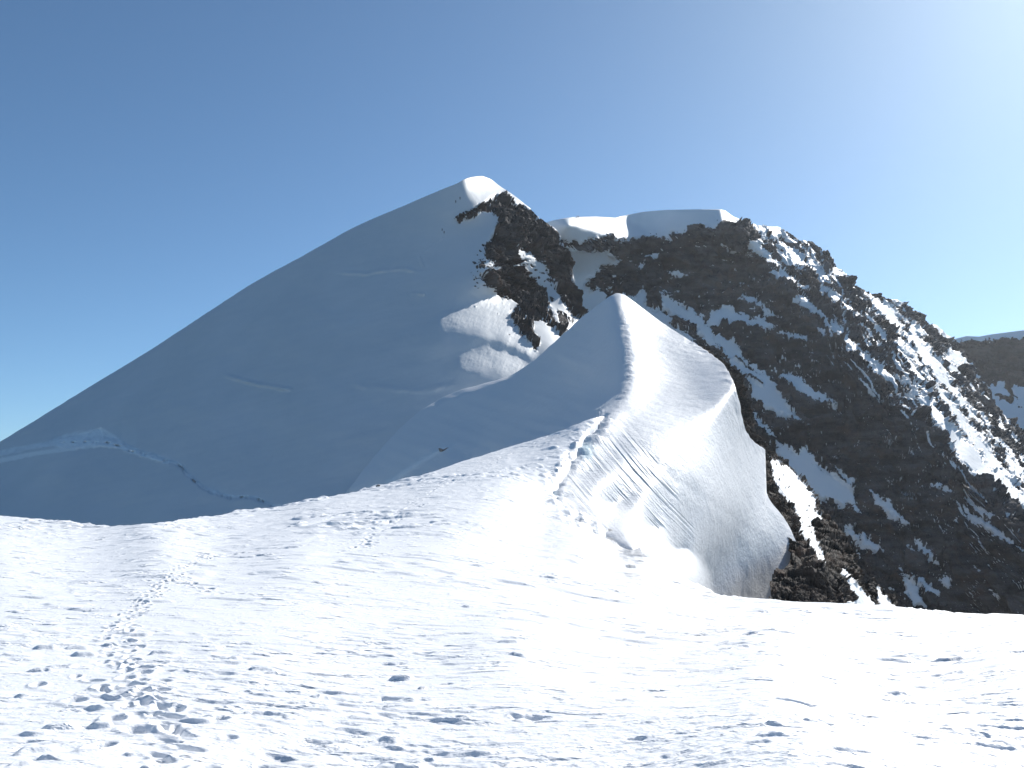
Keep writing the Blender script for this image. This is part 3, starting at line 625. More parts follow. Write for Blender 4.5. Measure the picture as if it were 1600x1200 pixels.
LOBE6 = [[(690,501),(715,486),(745,470),(770,460),(772,476),(785,470),(800,472),(790,492),(788,500),(800,512),(830,540),(842,552),(825,548),(795,524),(765,513),(735,509),(705,507)],
         [(722,565),(745,553),(768,538),(800,540),(830,550),(842,558),(815,578),(790,580),(760,572),(738,570)]]
D6 = FineShape(R6, -104, 984, 262, 998, 8, [('shade', [(-100,700),(-100,900),(500,860),(700,740),(860,600),(850,550),(770,460),(745,420),(775,335),(700,345),(735,300),(718,290),(560,360),(400,448),(230,558),(0,698)], -.10, 1),
   ('free', [(670,503),(712,474),(745,458),(790,455),(815,470),(815,512),(845,530),(850,545),(838,570),(840,590),(790,602),(750,594),(705,568),(735,545),(745,533),(700,528)], 0, 0), ('pts', [(686,501),(715,484),(745,468),(768,459),(785,468),(800,472),(795,490),(805,512),(835,540),(845,552),(838,562),(815,556),(780,535),(740,522),(700,515)],
      [(700,500,.2),(730,490,.25),(755,475,.3),(775,480,.36),(790,500,.4),(740,503,.36),(770,508,.42),(800,520,.42),(825,540,.42),(838,552,.4),(700,512,.02),(740,519,.04),(775,530,.04),(805,549,.06),(825,559,.12)], 1.2),
    ('pts', [(718,566),(740,552),(768,536),(790,535),(815,545),(838,556),(820,580),(790,590),(755,585),(730,578)],
      [(735,562,.14),(760,548,.16),(790,545,.2),(820,555,.28),(760,565,.28),(790,565,.34),(810,572,.36),(740,576,.1),(770,584,.06),(795,587,.2)], 1.2),
    ('shade', [(690,516),(735,523),(790,537),(838,561),(826,566),(796,550),(750,540),(700,534)], -.02, 1.2), ('const', [(726,281),(752,276),(775,281),(800,303),(835,330),(818,326),(800,312),(790,305),(775,308),(765,315),(752,309),(738,301)], .38, 1.3),
   ('const', [(440,790),(480,770),(540,752),(580,737),(602,745),(612,760),(560,800),(450,810)], .015, .6), ('const', [(255,830),(280,797),(305,787),(360,792),(420,800),(420,840)], .0, .5),
   ('const', [(85,690),(120,678),(157,668),(170,676),(192,690),(196,697),(157,692),(110,694)], .05, 1),
   ('pts', [(812,395),(845,412),(872,445),(893,490),(870,490),(848,450),(825,425)], [(830,400,.3),(820,410,-.1),(850,440,-.1),(860,425,.3),(880,470,.2),(880,490,-.1)], .5)],
   [([(520,800),(605,690),(665,637)], 10, .03)], lam=420)
CREV = [(0,713),(45,704),(85,696),(110,692),(150,692),(185,697),(200,704),(232,712),(262,722),(283,730),(290,742),(303,752),(318,765),(340,773),(362,778),(385,778),(405,782),(425,792)]
def layer_left(q=1.0):
    xs = spaced([(-500, 10*q), (-10, 1.7*q), (640, 1.5*q), (690, 1.0*q), (925, 3*q), (960, 1)])
    X, Y = grid_cols(xs, lambda x: scurve(TOP6, x), lambda x: x*0+1010.0, int(620/q), 1.05)
    t = R6(X, Y)*D6(X, Y)
    top = scurve(TOP6, X)
    # big soft undulations
    t = t*(1+.006*noise2(X/130+.3, Y/90, 161)+.0018*noise2(X/40, Y/26, 162))
    # wind lobes beside the rock rib that tip into the sun
    # bergschrund: the upper lip hangs back behind a small ice wall, dark gap below it
    off = noise2(X/14, Y/14, 163)*3+noise2(X/5, Y/5, 164)*1.5
    wid = interp([(0,5),(60,7),(85,10),(157,19),(190,10),(205,6),(280,5),(300,4),(425,3.5)], X)
    yc = scurve(CREV, X)+off*.5
    act = sstep(-60, 5, X)*(1-sstep(405, 470, X))
    up = yc-Y                       # px above the crack
    cone = interp([(-10,9),(80,10),(157,24),(190,12),(215,6),(300,6),(430,4)], X)
    t = t + act*.75*np.minimum(cone, 12)*sstep(0, 1, up/np.minimum(cone, 12))*np.exp(-np.clip(up-cone, 0, 200)/70)
    # lens above the lip lies flatter
    gate = .35+1.0*sstep(-.1, .5, noise2(X/13+.5, X*0+.2, 165)+.6*noise2(X/5, X*0+.7, 192))
    slot = np.exp(-((up-.5)/(1.9+.9*noise2(X/11, X*0, 191)))**2)*act*gate*sstep(85, 100, X)
    slot += np.exp(-((X-158-(Y-680)*.15)/1.6)**2)*sstep(668, 672, Y)*(1-sstep(684, 688, Y))*.35
    t = t + slot*4.2
    ice_and_light = act*sstep(-1, 2, up)*(1-sstep(cone*.8, cone*1.15, up))*(.55+.3*noise2(X/9, Y/7, 166))
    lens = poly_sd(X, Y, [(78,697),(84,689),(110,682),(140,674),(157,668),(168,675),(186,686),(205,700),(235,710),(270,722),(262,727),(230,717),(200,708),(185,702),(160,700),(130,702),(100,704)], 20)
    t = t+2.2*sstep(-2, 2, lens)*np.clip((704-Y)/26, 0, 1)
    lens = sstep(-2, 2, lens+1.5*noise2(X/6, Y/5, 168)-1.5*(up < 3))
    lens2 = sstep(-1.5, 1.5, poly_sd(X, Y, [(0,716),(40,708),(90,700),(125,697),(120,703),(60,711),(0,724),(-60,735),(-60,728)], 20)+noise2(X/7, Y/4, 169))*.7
    ice_and_light = np.clip(np.maximum.reduce([ice_and_light*1.0, lens*(.8+.3*noise2(X/8, Y/6, 170)), lens2]), 0, 1)  # pale crevasse lip and lens: clean ice, plus extra sky light painted as colour
    t = t - lens*1.2
    # smaller drift rims
    for ln, w, a in (([(345,585),(370,592),(400,600),(430,605),(462,610)], 3.2, 1.5), ([(520,425),(570,428),(600,422),(630,420),(670,427)], 3.0, 1.0),
                     ([(640,458),(665,460)], 2.2, .8), ([(665,426),(655,400),(690,372),(694,365)], 1.6, .5), ([(540,600),(600,607),(660,610),(720,600)], 5, .7), ([(0,675),(60,650),(120,620)], 6, .8)):
        d, p, s_ = seg_dist(X, Y, ln)
        t = t - 2.6*a*np.exp(-(d/w)**2)*(.7+.5*noise2(X/15, Y/15, 167))*sstep(0, .15, p)*(1-sstep(.85, 1, p))
    # debris runnel under the boulder, fan at the foot, hump beside it
    d, p, s_ = seg_dist(X, Y, [(612,752),(640,732),(665,715),(690,703)])
    t = t - 2.6*np.exp(-(d/(6-3*p))**2)
    deb = np.exp(-(d/(5-2*p))**2)*.5
    P = pt(X, Y, t); N = normals(P)
    wob = noise2(X/9, Y/8, 171)*3.2+noise2(X/3.6, Y/3.0, 172)*2.4+noise2(X/1.8, Y/1.7, 173)*1.2
    sr = np.maximum(polys(X, Y, RK6, 30)+wob*.9, -30)
    # loose outcrops left of the rib
    fr = (noise2(X/9, Y/4.0, 174)+.6*noise2(X/4, Y/2.2, 175))*9+soft(X, Y, [(750,415,2.),(762,395,2),(735,415,-2),(720,400,-9),(770,430,1),(745,340,-2),(700,350,-9),(700,450,-9),(780,500,-7),(830,480,1),(880,500,-1),(830,410,0),(860,470,-6),(790,350,5),(720,330,-5),(740,380,-8),(860,540,-9),(770,480,-9)], 8)-3
    fr = np.where((X > 735) & (Y > 378) & (Y < 545), fr, -9)
    sr = np.maximum(sr, np.minimum(fr, 4))
    sn = polys(X, Y, SN6, 20)+wob*.5
    fl = noise2((X-Y*.35)/2.6, (Y+X*.2)/6.0, 176)+.5*noise2(X/1.8, Y/2.2, 177)
    sr = sr - 16*np.clip(fl-.33, 0, 1)
    sr = np.minimum(sr, -sn*1.2+2)
    snow = np.clip(.5-sr/5, 0, 1)
    rk = 1-sstep(.05, .95, snow)
    rk = np.maximum(rk, .0)
    inrib = sstep(-4, 4, polys(X, Y, RK6[:1], 30))
    h = rock_relief(P, X, Y, .2, 300, .7, (rk > .02) | (inrib > .02), .8)*(.85*inrib*(.4+.6*rk)+.25*rk)*sstep(-2, 6, Y-top)
    h += .16*fbm3(P/9, 3, 178)+(1-sstep(700, 760, X))*.05*fbm3(P/2.5, 2, 179)+.16*noise2(X/60+noise2(X/80, Y/50, 184)*.7, (Y+.25*X)/9, 185)*(1-sstep(640, 745, X))
    lob = sstep(-10, 3, polys(X, Y, LOBE6, 30))
    h += lob*(.05*noise2((X+.4*Y)/3.0, Y/14, 180)+.07*noise2(X/7, Y/2.8, 182)+.04*noise2(X/2, Y/1.6, 183))
    h += act*(ice_and_light > .2)*.25*fbm3(P/2.0, 3, 181)
    P = P+N*h[..., None]
    return dict(name='snow_mountain', X=X, Y=Y, P=P, snow=snow, ice_and_light=np.clip(np.maximum(ice_and_light, deb*.5), 0, 1), back=(8, .1, .8))

LAYERS = [layer_far, layer_massif, layer_left, layer_rib, layer_cone, layer_field]
# === BLENDER ===
import bpy, bmesh
from mathutils import Vector, Matrix
scene = bpy.context.scene
Q = 1.0
HAZE = .000042

def link(o):
    scene.collection.objects.link(o); return o

def mesh_grid(name, P, attrs, mat, flip=False):
    nr, nc = P.shape[:2]
    co = P.reshape(-1, 3).astype(np.float32)
    idx = np.arange(nr*nc).reshape(nr, nc)
    q = np.stack([idx[:-1, :-1], idx[1:, :-1], idx[1:, 1:], idx[:-1, 1:]], -1).reshape(-1, 4)
    me = bpy.data.meshes.new(name)
    me.vertices.add(len(co)); me.vertices.foreach_set('co', co.ravel())
    me.loops.add(q.size); me.loops.foreach_set('vertex_index', q.ravel().astype(np.int32))
    me.polygons.add(len(q)); me.polygons.foreach_set('loop_start', np.arange(0, q.size, 4, dtype=np.int32))
    sn_ = attrs['snow'].reshape(-1)[q].mean(1) if 'snow' in attrs else np.ones(len(q))
    me.polygons.foreach_set('use_smooth', sn_ > .35)   # broken rock keeps its hard facets
    me.update(calc_edges=True)
    for k, v in attrs.items():
        a = me.attributes.new(k, 'FLOAT', 'POINT'); a.data.foreach_set('value', v.ravel().astype(np.float32))
    me.materials.append(mat)
    return link(bpy.data.objects.new(name, me))

def add_back(L):
    """the far side of the hill: from the crest it rounds over and falls away from the viewer"""
    step, s0, s1 = L['back']
    P = L['P']; c = P[0]
    d = c.copy(); d[:, 2] = 0; d /= np.linalg.norm(d, axis=1, keepdims=True)
    rows = []; x = 0; z = 0
    for k in range(12):
        w = step*1.7**k
        sl = s0+(s1-s0)*min(1, k/4)
        x += w; z -= w*sl
        r = c+d*x; r[:, 2] += z
        # borders of the crest line are evened out with distance
        n = int(min(len(r)//4, 2+k*6)); ker = np.ones(2*n+1)/(2*n+1)
        zz = np.convolve(np.pad(r[:, 2], n, 'edge'), ker, 'valid')
        r[:, 2] = r[:, 2]*(1-k/11)+np.minimum(zz, r[:, 2])*(k/11)
        rows.append(r)
    e = lambda a: np.concatenate([np.repeat(a[:1], 12, 0), a])
    return np.concatenate([np.stack(rows[::-1]), P]), e(L['snow']), e(L['ice_and_light'])

# ------------------------------------------------------------------ materials
def nodes(name):
    m = bpy.data.materials.new(name); m.use_nodes = True
    nt = m.node_tree; nt.nodes.clear()
    return m, nt
def N_(nt, typ, **kw):
    n = nt.nodes.new(typ)
    for k, v in kw.items():
        if k.startswith('_'): setattr(n, k[1:], v)
        else: n.inputs[k.replace('__', ' ')].default_value = v
    return n
def mathn(nt, op, a, b=None, clamp=False):
    n = nt.nodes.new('ShaderNodeMath'); n.operation = op; n.use_clamp = clamp
    for i, v in ((0, a), (1, b)):
        if v is None: continue
        if hasattr(v, 'is_output') or hasattr(v, 'links'): nt.links.new(v, n.inputs[i])
        else: n.inputs[i].default_value = v
    return n.outputs[0]
def noise(nt, vec, scale, detail=4, rough=.5):
    n = nt.nodes.new('ShaderNodeTexNoise'); n.inputs['Scale'].default_value = scale
    n.inputs['Detail'].default_value = detail; n.inputs['Roughness'].default_value = rough
    nt.links.new(vec, n.inputs['Vector']); return n.outputs['Fac']
def mixc(nt, fac, a, b):
    n = nt.nodes.new('ShaderNodeMix'); n.data_type = 'RGBA'
    for s, v in ((0, fac), (6, a), (7, b)):
        if hasattr(v, 'links'): nt.links.new(v, n.inputs[s])
        else: n.inputs[s].default_value = v
    return n.outputs[2]

def mountain_material(name, unit, rock_a, rock_b, bump_m, snow_bump, sn=1.0):
    """snow and rock told apart by the 'snow' attribute; unit = size of the fine break-up in metres"""
    m, nt = nodes(name)
    out = N_(nt, 'ShaderNodeOutputMaterial')
    geo = N_(nt, 'ShaderNodeNewGeometry'); pos = geo.outputs['Position']
    at = N_(nt, 'ShaderNodeAttribute', _attribute_name='snow').outputs['Fac']
    ic = N_(nt, 'ShaderNodeAttribute', _attribute_name='ice_and_light').outputs['Fac']
    n1 = noise(nt, pos, 1/unit, 5, .6); n2 = noise(nt, pos, 1/(unit*7), 4, .6); n3 = noise(nt, pos, 1/(unit*.35), 4, .6)
    f = mathn(nt, 'ADD', at, mathn(nt, 'MULTIPLY', mathn(nt, 'SUBTRACT', n1, .5), .9))
    f = mathn(nt, 'MULTIPLY', mathn(nt, 'SUBTRACT', f, .42), 7.0, True)
    # rock: brown-grey gneiss with rusty and pale beds
    mp = N_(nt, 'ShaderNodeMapping'); nt.links.new(pos, mp.inputs['Vector']); mp.inputs['Rotation'].default_value = (0, math.radians(18), 0); mp.inputs['Scale'].default_value = (.25, .25, 1.0)
    bed = noise(nt, mp.outputs['Vector'], 1/(unit*4), 5, .6)
    cr = N_(nt, 'ShaderNodeValToRGB'); nt.links.new(bed, cr.inputs['Fac'])
    cr.color_ramp.elements[0].position = .40; cr.color_ramp.elements[0].color = (*rock_a, 1)
    cr.color_ramp.elements[1].position = .62; cr.color_ramp.elements[1].color = (*rock_b, 1)
    rust = mathn(nt, 'MULTIPLY', mathn(nt, 'SUBTRACT', n2, .5), 5.0, True)
    rc = mixc(nt, mathn(nt, 'MULTIPLY', rust, .6), cr.outputs['Color'], (rock_b[0]*1.25, rock_b[1]*.82, rock_b[2]*.62, 1))
    rc = mixc(nt, mathn(nt, 'MULTIPLY', mathn(nt, 'SUBTRACT', n3, .58), 5.0, True), rc, (rock_b[0]*1.9, rock_b[1]*1.9, rock_b[2]*1.9, 1))
    sc = mixc(nt, mathn(nt, 'MULTIPLY', n2, .6), (.82*sn, .845*sn, .855*sn, 1), (.72*sn, .755*sn, .775*sn, 1))
    big = noise(nt, pos, 1/(unit*34), 4, .6)
    sc = mixc(nt, mathn(nt, 'MULTIPLY', mathn(nt, 'SUBTRACT', big, .42), 3.0, True), sc, (.86*sn, .875*sn, .885*sn, 1))
    sc = mixc(nt, ic, sc, (.975, .99, .97, 1))  # clean ice tone, whitened further to paint in the lens's brighter light
    dk = mathn(nt, 'MULTIPLY', mathn(nt, 'SUBTRACT', noise(nt, mp.outputs['Vector'], 1/(unit*14), 4, .65), .47), 7.0, True)
    rc = mixc(nt, mathn(nt, 'MULTIPLY', dk, .55), rc, (rock_a[0]*.6, rock_a[1]*.6, rock_a[2]*.65, 1))
    col = mixc(nt, f, rc, sc)
    bs = N_(nt, 'ShaderNodeBsdfPrincipled'); nt.links.new(col, bs.inputs['Base Color'])
    bs.inputs['Specular IOR Level'].default_value = .25
    r = nt.nodes.new('ShaderNodeMix'); r.data_type = 'FLOAT'; nt.links.new(f, r.inputs[0]); r.inputs[2].default_value = .85; r.inputs[3].default_value = .6
    nt.links.new(r.outputs[0], bs.inputs['Roughness'])
    hgt = mathn(nt, 'ADD', mathn(nt, 'MULTIPLY', n3, mathn(nt, 'SUBTRACT', 1.0, f)), mathn(nt, 'MULTIPLY', mathn(nt, 'MULTIPLY', n1, f), snow_bump))
    bp = N_(nt, 'ShaderNodeBump', Strength=1.0, Distance=bump_m); nt.links.new(hgt, bp.inputs['Height'])
    nt.links.new(bp.outputs[0], bs.inputs['Normal'])
    nt.links.new(bs.outputs[0], out.inputs['Surface'])
    return m

def snow_material(name, scales, dist, lumps=0.0, sn=1.0):
    m, nt = nodes(name)
    out = N_(nt, 'ShaderNodeOutputMaterial')
    pos = N_(nt, 'ShaderNodeNewGeometry').outputs['Position']
    ic = N_(nt, 'ShaderNodeAttribute', _attribute_name='ice_and_light').outputs['Fac']
    mp = N_(nt, 'ShaderNodeMapping'); nt.links.new(pos, mp.inputs['Vector']); mp.inputs['Scale'].default_value = (.8, 1.3, 1.3)
    a = noise(nt, mp.outputs[0], scales[0], 6, .6); b = noise(nt, mp.outputs[0], scales[1], 3, .6)
    c = noise(nt, pos, .12, 3)
    sc = mixc(nt, c, (.90*sn, .905*sn, .915*sn, 1), (.855*sn, .87*sn, .885*sn, 1))
    at = N_(nt, 'ShaderNodeAttribute', _attribute_name='snow').outputs['Fac']
    sc = mixc(nt, ic, sc, (.62, .80, .84, 1))
    sc = mixc(nt, mathn(nt, 'MULTIPLY', mathn(nt, 'SUBTRACT', 1.0, at), 2.0, True), sc, (.97, .97, .955, 1))
    bs = N_(nt, 'ShaderNodeBsdfPrincipled', Roughness=.55); nt.links.new(sc, bs.inputs['Base Color'])
    bs.inputs['Specular IOR Level'].default_value = .3
    bp = N_(nt, 'ShaderNodeBump', Strength=1.0, Distance=dist)
    nt.links.new(mathn(nt, 'ADD', a, mathn(nt, 'MULTIPLY', b, .4)), bp.inputs['Height'])
    if lumps:
        last = bp
        for sc_, th, amp in ((1.3, .56, 2.6), (3.2, .56, 1.15), (7.5, .55, .5)):
            n_ = noise(nt, mp.outputs[0], sc_, 3, .55)
            g_ = mathn(nt, 'MULTIPLY', mathn(nt, 'SUBTRACT', noise(nt, pos, sc_*.23, 3, .6), .40), 5.0, True)
            l_ = mathn(nt, 'MULTIPLY', mathn(nt, 'MULTIPLY', mathn(nt, 'SUBTRACT', n_, th), 7.0, True), g_)
            b2 = N_(nt, 'ShaderNodeBump', Strength=1.0, Distance=lumps*amp)
            nt.links.new(l_, b2.inputs['Height']); nt.links.new(b2.outputs[0], last.inputs['Normal']); last = b2
    nt.links.new(bp.outputs[0], bs.inputs['Normal']); nt.links.new(bs.outputs[0], out.inputs['Surface'])
    return m

M = dict(
    far_ridge=mountain_material('far_rock_and_snow', 3.0, (.028, .028, .032), (.070, .066, .068), .8, .3),
    rocky_massif=mountain_material('massif_rock_and_snow', 1.6, (.036, .038, .044), (.150, .145, .148), .6, .25),
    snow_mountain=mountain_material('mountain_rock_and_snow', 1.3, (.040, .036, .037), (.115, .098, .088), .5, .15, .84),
    rock_rib=mountain_material('rib_rock_and_snow', .55, (.034, .030, .027), (.125, .104, .086), .25, .2),
    snow_cone=snow_material('wind_packed_snow', (1.2, 4.0), .14, 0, .89),
    snow_field=snow_material('crusted_snow', (9.0, 30.0), .012, .028))

OBJ = {}
for fn in LAYERS:
    L = fn(Q)
    if L['name'] == 'snow_field':      # on under the viewer's feet
        b = L['P'][-1]; k = np.linspace(1, 0, 60)[1:-1, None]; zm = b[len(b)//2, 2]
        ext = np.stack([b[None, :, 0]*k, b[None, :, 1]*k, b[None, :, 2]*k+zm*(1-k)], -1)
        ext[..., 2] += .02*noise2(ext[..., 0]/.5, ext[..., 1]/.5, 603)*np.sin(k*math.pi)
        L['P'] = np.concatenate([L['P'], ext]); FIELD = L['P']
        for q_ in ('snow', 'ice_and_light'): L[q_] = np.pad(L[q_], ((0, len(k)), (0, 0)), 'edge')
    P, s, i = add_back(L)
    o = mesh_grid(L['name'], P, dict(snow=s, ice_and_light=i), M[L['name']])
    o['kind'] = 'structure'
    OBJ[L['name']] = o

# the snow plateau goes on beside and behind the viewer: from the right border round the back to the left border
def plateau():
    rows = np.unique(np.concatenate([np.arange(0, FIELD.shape[0]-1, 5), np.arange(FIELD.shape[0]-20, FIELD.shape[0])]))
    R_, L_ = FIELD[rows, -1], FIELD[rows, 0]
    a = np.linspace(0, 1, 420)[:, None]; sm = np.sin(a*math.pi)
    polar = lambda c: (np.hypot(c[:, 0], c[:, 1]), np.arctan2(c[:, 0], c[:, 1]), c[:, 2])
    rr, ar, zr = polar(R_); rl, al, zl = polar(L_)
    rad = rr*(1-a)+rl*a; az = ar*(1-a)+(al+2*math.pi)*a; z = zr*(1-a)+zl*a
    X, Y = np.sin(az)*rad, np.cos(az)*rad
    z = z+sm**.5*(.03*noise2(X/1.6, Y/1.7, 601)+.02*sstep(.15, .5, noise2(X/.5, Y/.4, 602))+.5*noise2(X/19, Y/17, 604)*sstep(4, 30, rad)-.12*sstep(6, 60, rad)*rad*.2)
    P = np.stack([X, Y, z], -1)
    out = []; c = P[:, 0]; d = c.copy(); d[:, 2] = 0; d /= np.linalg.norm(d, axis=1, keepdims=True); x = zz = 0
    for k in range(9):
        w = 1.2*1.7**k; x += w; zz -= w*(.05+.55*min(1, k/4)); q = c+d*x; q[:, 2] += zz; out.append(q)
    P = np.concatenate([np.stack(out[::-1], 1), P], 1)
    o = mesh_grid('snow_plateau', P[::-1], dict(snow=np.ones(P.shape[:2]), ice_and_light=np.zeros(P.shape[:2])), M['snow_field'])
    o['kind'] = 'structure'
plateau()

# deep valley that carries everything and reaches the horizon
bx = np.concatenate([-np.geomspace(7000, 60, 40), np.linspace(-40, 40, 5), np.geomspace(60, 7000, 40)])
GX, GY = np.meshgrid(bx, bx+300)
rad = np.hypot(GX, GY-200)
GZ = -70-60*sstep(200, 2500, rad)+14*fbm2(GX/400, GY/400, 3, 501)
GZ = np.where(GY < 60, np.minimum(-25, GZ), GZ)
GP = np.stack([GX, GY, GZ], -1)[::-1]
o = mesh_grid('valley_floor', GP, dict(snow=.42*sstep(.1,.5,fbm2(GX/900,GY/900,3,502)), ice_and_light=np.zeros(GX.shape)), mountain_material('valley_scree', 60, (.04,.045,.04), (.12,.11,.09), 3, .3))
o['kind'] = 'structure'

# ------------------------------------------------------------------ boulder half sunk in the slope
deps = {}
def on_surface(name, px, py):
    """point of a built hill that is seen at this place of the picture"""
    me = OBJ[name].data
    if name not in deps:
        a = np.empty(len(me.vertices)*3, np.float32); me.vertices.foreach_get('co', a); a = a.reshape(-1, 3).astype(float)
        d = a[:, 1]*CP+a[:, 2]*SP; up = -a[:, 1]*SP+a[:, 2]*CP
        deps[name] = (a, 800+a[:, 0]/d*F, 600-up/d*F, d)
    a, sx, sy, d = deps[name]
    e = (sx-px)**2+(sy-py)**2
    k = np.argpartition(e, 12)[:12]
    k = k[np.argsort(e[k])][:4]
    return Vector(a[k[np.argmin(d[k])]])

def rock(name, loc, size, seed, mat, label, cat):
    bm = bmesh.new(); bmesh.ops.create_icosphere(bm, subdivisions=4, radius=1)
    co = np.array([v.co[:] for v in bm.verts])
    for k in range(9):                                   # planar breaks
        r = random.Random(seed*31+k); n = np.array([r.gauss(0, 1), r.gauss(0, 1), r.gauss(0, .8)]); n /= np.linalg.norm(n)
        dd = co@n-r.uniform(.45, .75); co = co-np.clip(dd, 0, None)[:, None]*n*.9
    co = co*(1+.12*fbm3(co*1.7, 3, seed))[:, None]*np.array(size)
    for v, c in zip(bm.verts, co): v.co = c
    me = bpy.data.meshes.new(name); bm.to_mesh(me); bm.free()
    a = me.attributes.new('snow', 'FLOAT', 'POINT')
    nz = np.array([v.normal.z for v in me.vertices]); a.data.foreach_set('value', (sstep(.35, .9, nz)*.95).astype(np.float32))
    me.materials.append(mat)
    o = link(bpy.data.objects.new(name, me)); o.location = loc
    o['label'] = label; o['category'] = cat
    return o
MB_ = mountain_material('boulder_rock', .35, (.24, .22, .20), (.48, .44, .40), .1, .2)
rock('boulder', on_surface('snow_cone', 693, 702), (2.3, 1.6, 1.3), 3, MB_, 'grey boulder half sunk in the shaded slope above its debris runnel', 'boulder')
rock('small_stone', on_surface('snow_field', 590, 760)+Vector((0, 0, .05)), (.28, .2, .2), 8, MB_, 'small dark stone on the crest of the sunlit snow field', 'stone')

# ------------------------------------------------------------------ climbers
def plain(name, c, rough=.7):
    m, nt = nodes(name)
    out = N_(nt, 'ShaderNodeOutputMaterial'); bs = N_(nt, 'ShaderNodeBsdfPrincipled', Roughness=rough)
    pos = N_(nt, 'ShaderNodeTexCoord').outputs['Object']
    nt.links.new(mixc(nt, noise(nt, pos, 14, 3), (*[v*.85 for v in c], 1), (*[min(1, v*1.15) for v in c], 1)), bs.inputs['Base Color'])
    nt.links.new(bs.outputs[0], out.inputs['Surface']); return m
M_skin = plain('skin', (.45, .27, .19)); M_navy = plain('dark_trousers', (.03, .033, .045)); M_jack = plain('dark_jacket', (.05, .06, .10))
M_red = plain('rust_jacket', (.16, .04, .03)); M_helm = plain('white_helmet', (.6, .6, .6), .4); M_pole = plain('pole_metal', (.1, .1, .1), .4)

def skin_mesh(name, verts, edges, radii, mat, parent=None, sub=1):
    me = bpy.data.meshes.new(name); me.from_pydata([Vector(v) for v in verts], edges, []); me.update()
    o = link(bpy.data.objects.new(name, me))
    o.modifiers.new('skin', 'SKIN')
    sv = me.skin_vertices[0].data
    for k, r in enumerate(radii):
        sv[k].radius = r if isinstance(r, tuple) else (r, r); sv[k].use_root = (k == 0)
    s = o.modifiers.new('sub', 'SUBSURF'); s.levels = s.render_levels = sub
    dg = bpy.context.evaluated_depsgraph_get(); dg.update()
    m2 = bpy.data.meshes.new_from_object(o.evaluated_get(dg)); m2.name = name
    o.modifiers.clear(); o.data = m2
    m2.materials.clear(); m2.materials.append(mat)
    m2.polygons.foreach_set('use_smooth', np.ones(len(m2.polygons), bool))
    if parent: o.parent = parent
    return o

J = dict(pel=(0,0,.93), wai=(0,.03,1.10), che=(0,.08,1.33), nec=(0,.10,1.50), hdb=(0,.12,1.60), hdt=(0,.14,1.74),
         shl=(-.19,.08,1.43), ell=(-.28,.12,1.17), wrl=(-.24,.36,1.08), hal=(-.24,.43,1.09),
         shr=(.19,.08,1.43), elr=(.29,.06,1.17), wrr=(.26,.30,1.04), har=(.26,.37,1.05),
         hil=(-.10,0,.90), knl=(-.11,.24,.56), anl=(-.11,.16,.12), tol=(-.12,.33,.05),
         hir=(.10,0,.90), knr=(.11,.02,.50), anr=(.11,-.22,.10), tor=(.12,-.05,.03))
def chain(keys, links, rad):
    return [J[k] for k in keys], [(keys.index(a), keys.index(b)) for a, b in links], [rad[k] for k in keys]
def climber(loc, jacket, heading):
    root = skin_mesh('person', *chain(list(J), [('pel','wai'),('wai','che'),('che','nec'),('nec','hdb'),('hdb','hdt'),('che','shl'),('shl','ell'),('ell','wrl'),('wrl','hal'),('che','shr'),('shr','elr'),('elr','wrr'),('wrr','har'),
            ('pel','hil'),('hil','knl'),('knl','anl'),('anl','tol'),('pel','hir'),('hir','knr'),('knr','anr'),('anr','tor')],
            dict(pel=.13, wai=.12, che=.14, nec=.055, hdb=.085, hdt=.075, shl=.06, ell=.042, wrl=.032, hal=.038, shr=.06, elr=.042, wrr=.032, har=.038,
                 hil=.085, knl=.06, anl=.045, tol=.04, hir=.085, knr=.06, anr=.045, tor=.04)), M_skin)
    k = ['pel','wai','che','nec','shl','ell','wrl','shr','elr','wrr']
    skin_mesh('jacket', *chain(k, [('pel','wai'),('wai','che'),('che','nec'),('che','shl'),('shl','ell'),('ell','wrl'),('che','shr'),('shr','elr'),('elr','wrr')],
            dict(pel=.165, wai=.155, che=.175, nec=.07, shl=.085, ell=.062, wrl=.05, shr=.085, elr=.062, wrr=.05)), jacket, root)
    k = ['pel','hil','knl','anl','tol','hir','knr','anr','tor']
    skin_mesh('trousers', *chain(k, [('pel','hil'),('hil','knl'),('knl','anl'),('anl','tol'),('pel','hir'),('hir','knr'),('knr','anr'),('anr','tor')],
            dict(pel=.155, hil=.105, knl=.08, anl=.065, tol=.055, hir=.105, knr=.08, anr=.065, tor=.055)), M_navy, root)
    bm = bmesh.new(); bmesh.ops.create_uvsphere(bm, u_segments=16, v_segments=10, radius=.125)
    for v in bm.verts:
        if v.co.z < -.02: v.co.z = -.02; v.co.x *= 1.08; v.co.y *= 1.12
    me = bpy.data.meshes.new('helmet'); bm.to_mesh(me); bm.free(); me.materials.append(M_helm)
    h = link(bpy.data.objects.new('helmet', me)); h.location = (0, .14, 1.70); h.parent = root
    root.location = loc; root.rotation_euler = (0, 0, heading)
    return root
people = [('snow_mountain',712,317.5,'leading climber of the upper pair on the shaded slope below the snow summit','climbers on the shaded snow slope', 0),
          ('snow_mountain',719,312,'uppermost climber on the shaded slope, nearest the snow summit','climbers on the shaded snow slope', 1),
          ('snow_mountain',690.5,360.5,'left climber of the lower pair on the shaded slope left of the rocks','climbers on the shaded snow slope', 0),
          ('snow_mountain',693.8,365,'lowest climber on the shaded slope, right one of the lower pair','climbers on the shaded snow slope', 1),
          ('rocky_massif',901.5,340,'left one of two climbers standing on the skyline of the sunlit snow saddle','climbers on the snow saddle', 0),
          ('rocky_massif',904.5,340,'right one of two climbers standing on the skyline of the sunlit snow saddle','climbers on the snow saddle', 1)]
people[0] = people[0][:3]+('lower climber of the upper pair on the shaded slope below the snow summit',)+people[0][4:]
protos = [climber((0, 0, 0), M_jack, .6), climber((0, 0, 0), M_red, -.4)]
used = [False, False]
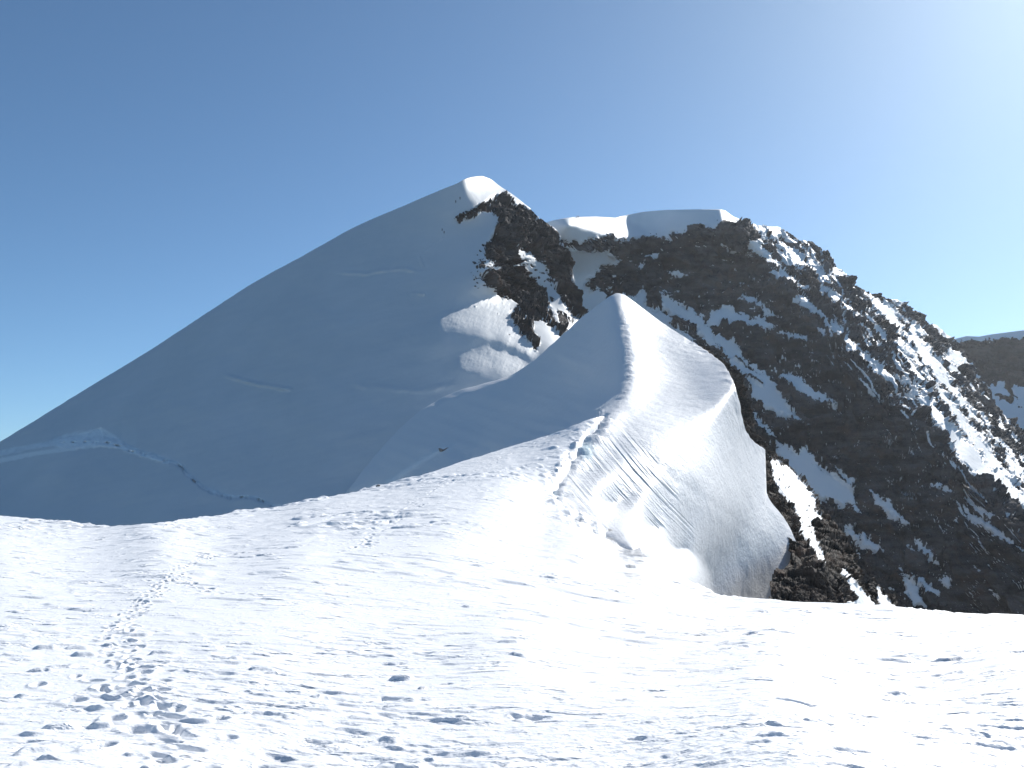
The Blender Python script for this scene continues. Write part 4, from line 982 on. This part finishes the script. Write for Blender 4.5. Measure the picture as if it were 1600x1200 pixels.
for k, (nm, px, py, lab, grp, v) in enumerate(people):
    r = protos[v]
    if used[v]:
        c = r.copy(); scene.collection.objects.link(c)
        for ch in r.children:
            d = ch.copy(); scene.collection.objects.link(d); d.parent = c
        r = c
    used[v] = True
    r.location = on_surface(nm, px, py)+Vector((0, -.1, .12)); r.scale = (1.05, 1.05, 1.05)
    r.rotation_euler = (0, 0, .4+.7*k)
    r['label'] = lab; r['category'] = 'climber'; r['group'] = grp

# ------------------------------------------------------------------ thin mountain air between the near and the far slopes
bm = bmesh.new(); bmesh.ops.create_cube(bm, size=1)
hm = bpy.data.meshes.new('haze'); bm.to_mesh(hm); bm.free()
hz = link(bpy.data.objects.new('haze', hm)); hz.location = (0, 300, 30); hz.scale = (14600, 14600, 560); hz['kind'] = 'stuff'
m_, nt_ = nodes('mountain_air'); ov = N_(nt_, 'ShaderNodeOutputMaterial'); pv = N_(nt_, 'ShaderNodeVolumePrincipled')
pv.inputs['Color'].default_value = (.86, .93, 1, 1); pv.inputs['Density'].default_value = HAZE; pv.inputs['Anisotropy'].default_value = .55
nt_.links.new(pv.outputs[0], ov.inputs['Volume']); hm.materials.append(m_)

# ------------------------------------------------------------------ light, sky, camera
w = bpy.data.worlds.new('World'); scene.world = w; w.use_nodes = True
nt = w.node_tree; nt.nodes.clear()
sky = nt.nodes.new('ShaderNodeTexSky'); sky.sky_type = 'NISHITA'; sky.sun_disc = False
sky.sun_elevation = SUN_EL; sky.sun_rotation = SUN_AZ
sky.altitude = 4000; sky.air_density = 1.0; sky.dust_density = 8.5; sky.ozone_density = 5.0
bg = nt.nodes.new('ShaderNodeBackground'); bg.inputs['Strength'].default_value = .116
wo = nt.nodes.new('ShaderNodeOutputWorld')
tint = nt.nodes.new('ShaderNodeMix'); tint.data_type = 'RGBA'; tint.blend_type = 'MULTIPLY'; tint.inputs[0].default_value = 1; tint.inputs[7].default_value = (.93, 1.055, .965, 1)
nt.links.new(sky.outputs[0], tint.inputs[6]); nt.links.new(tint.outputs[2], bg.inputs[0]); nt.links.new(bg.outputs[0], wo.inputs[0])

sl = bpy.data.lights.new('sun', 'SUN'); sl.energy = 5.0; sl.angle = math.radians(.53); sl.color = (1, .965, .91)
so = link(bpy.data.objects.new('sun', sl)); so.rotation_euler = Vector(SUN).to_track_quat('Z', 'Y').to_euler(); so.location = (200, 200, 300)

cam = bpy.data.cameras.new('camera'); cam.sensor_width = 36; cam.lens = 36*F/1600
cam.clip_start = .1; cam.clip_end = 60000
co = link(bpy.data.objects.new('camera', cam)); co.rotation_euler = (math.pi/2+PITCH, 0, 0)
scene.camera = co
scene.view_settings.view_transform = 'Standard'; scene.view_settings.look = 'None'
scene.view_settings.exposure = .27; scene.view_settings.gamma = 1
scene.render.engine = 'CYCLES'
scene.cycles.max_bounces = 5; scene.cycles.diffuse_bounces = 4; scene.cycles.glossy_bounces = 2
scene.cycles.use_denoising = True
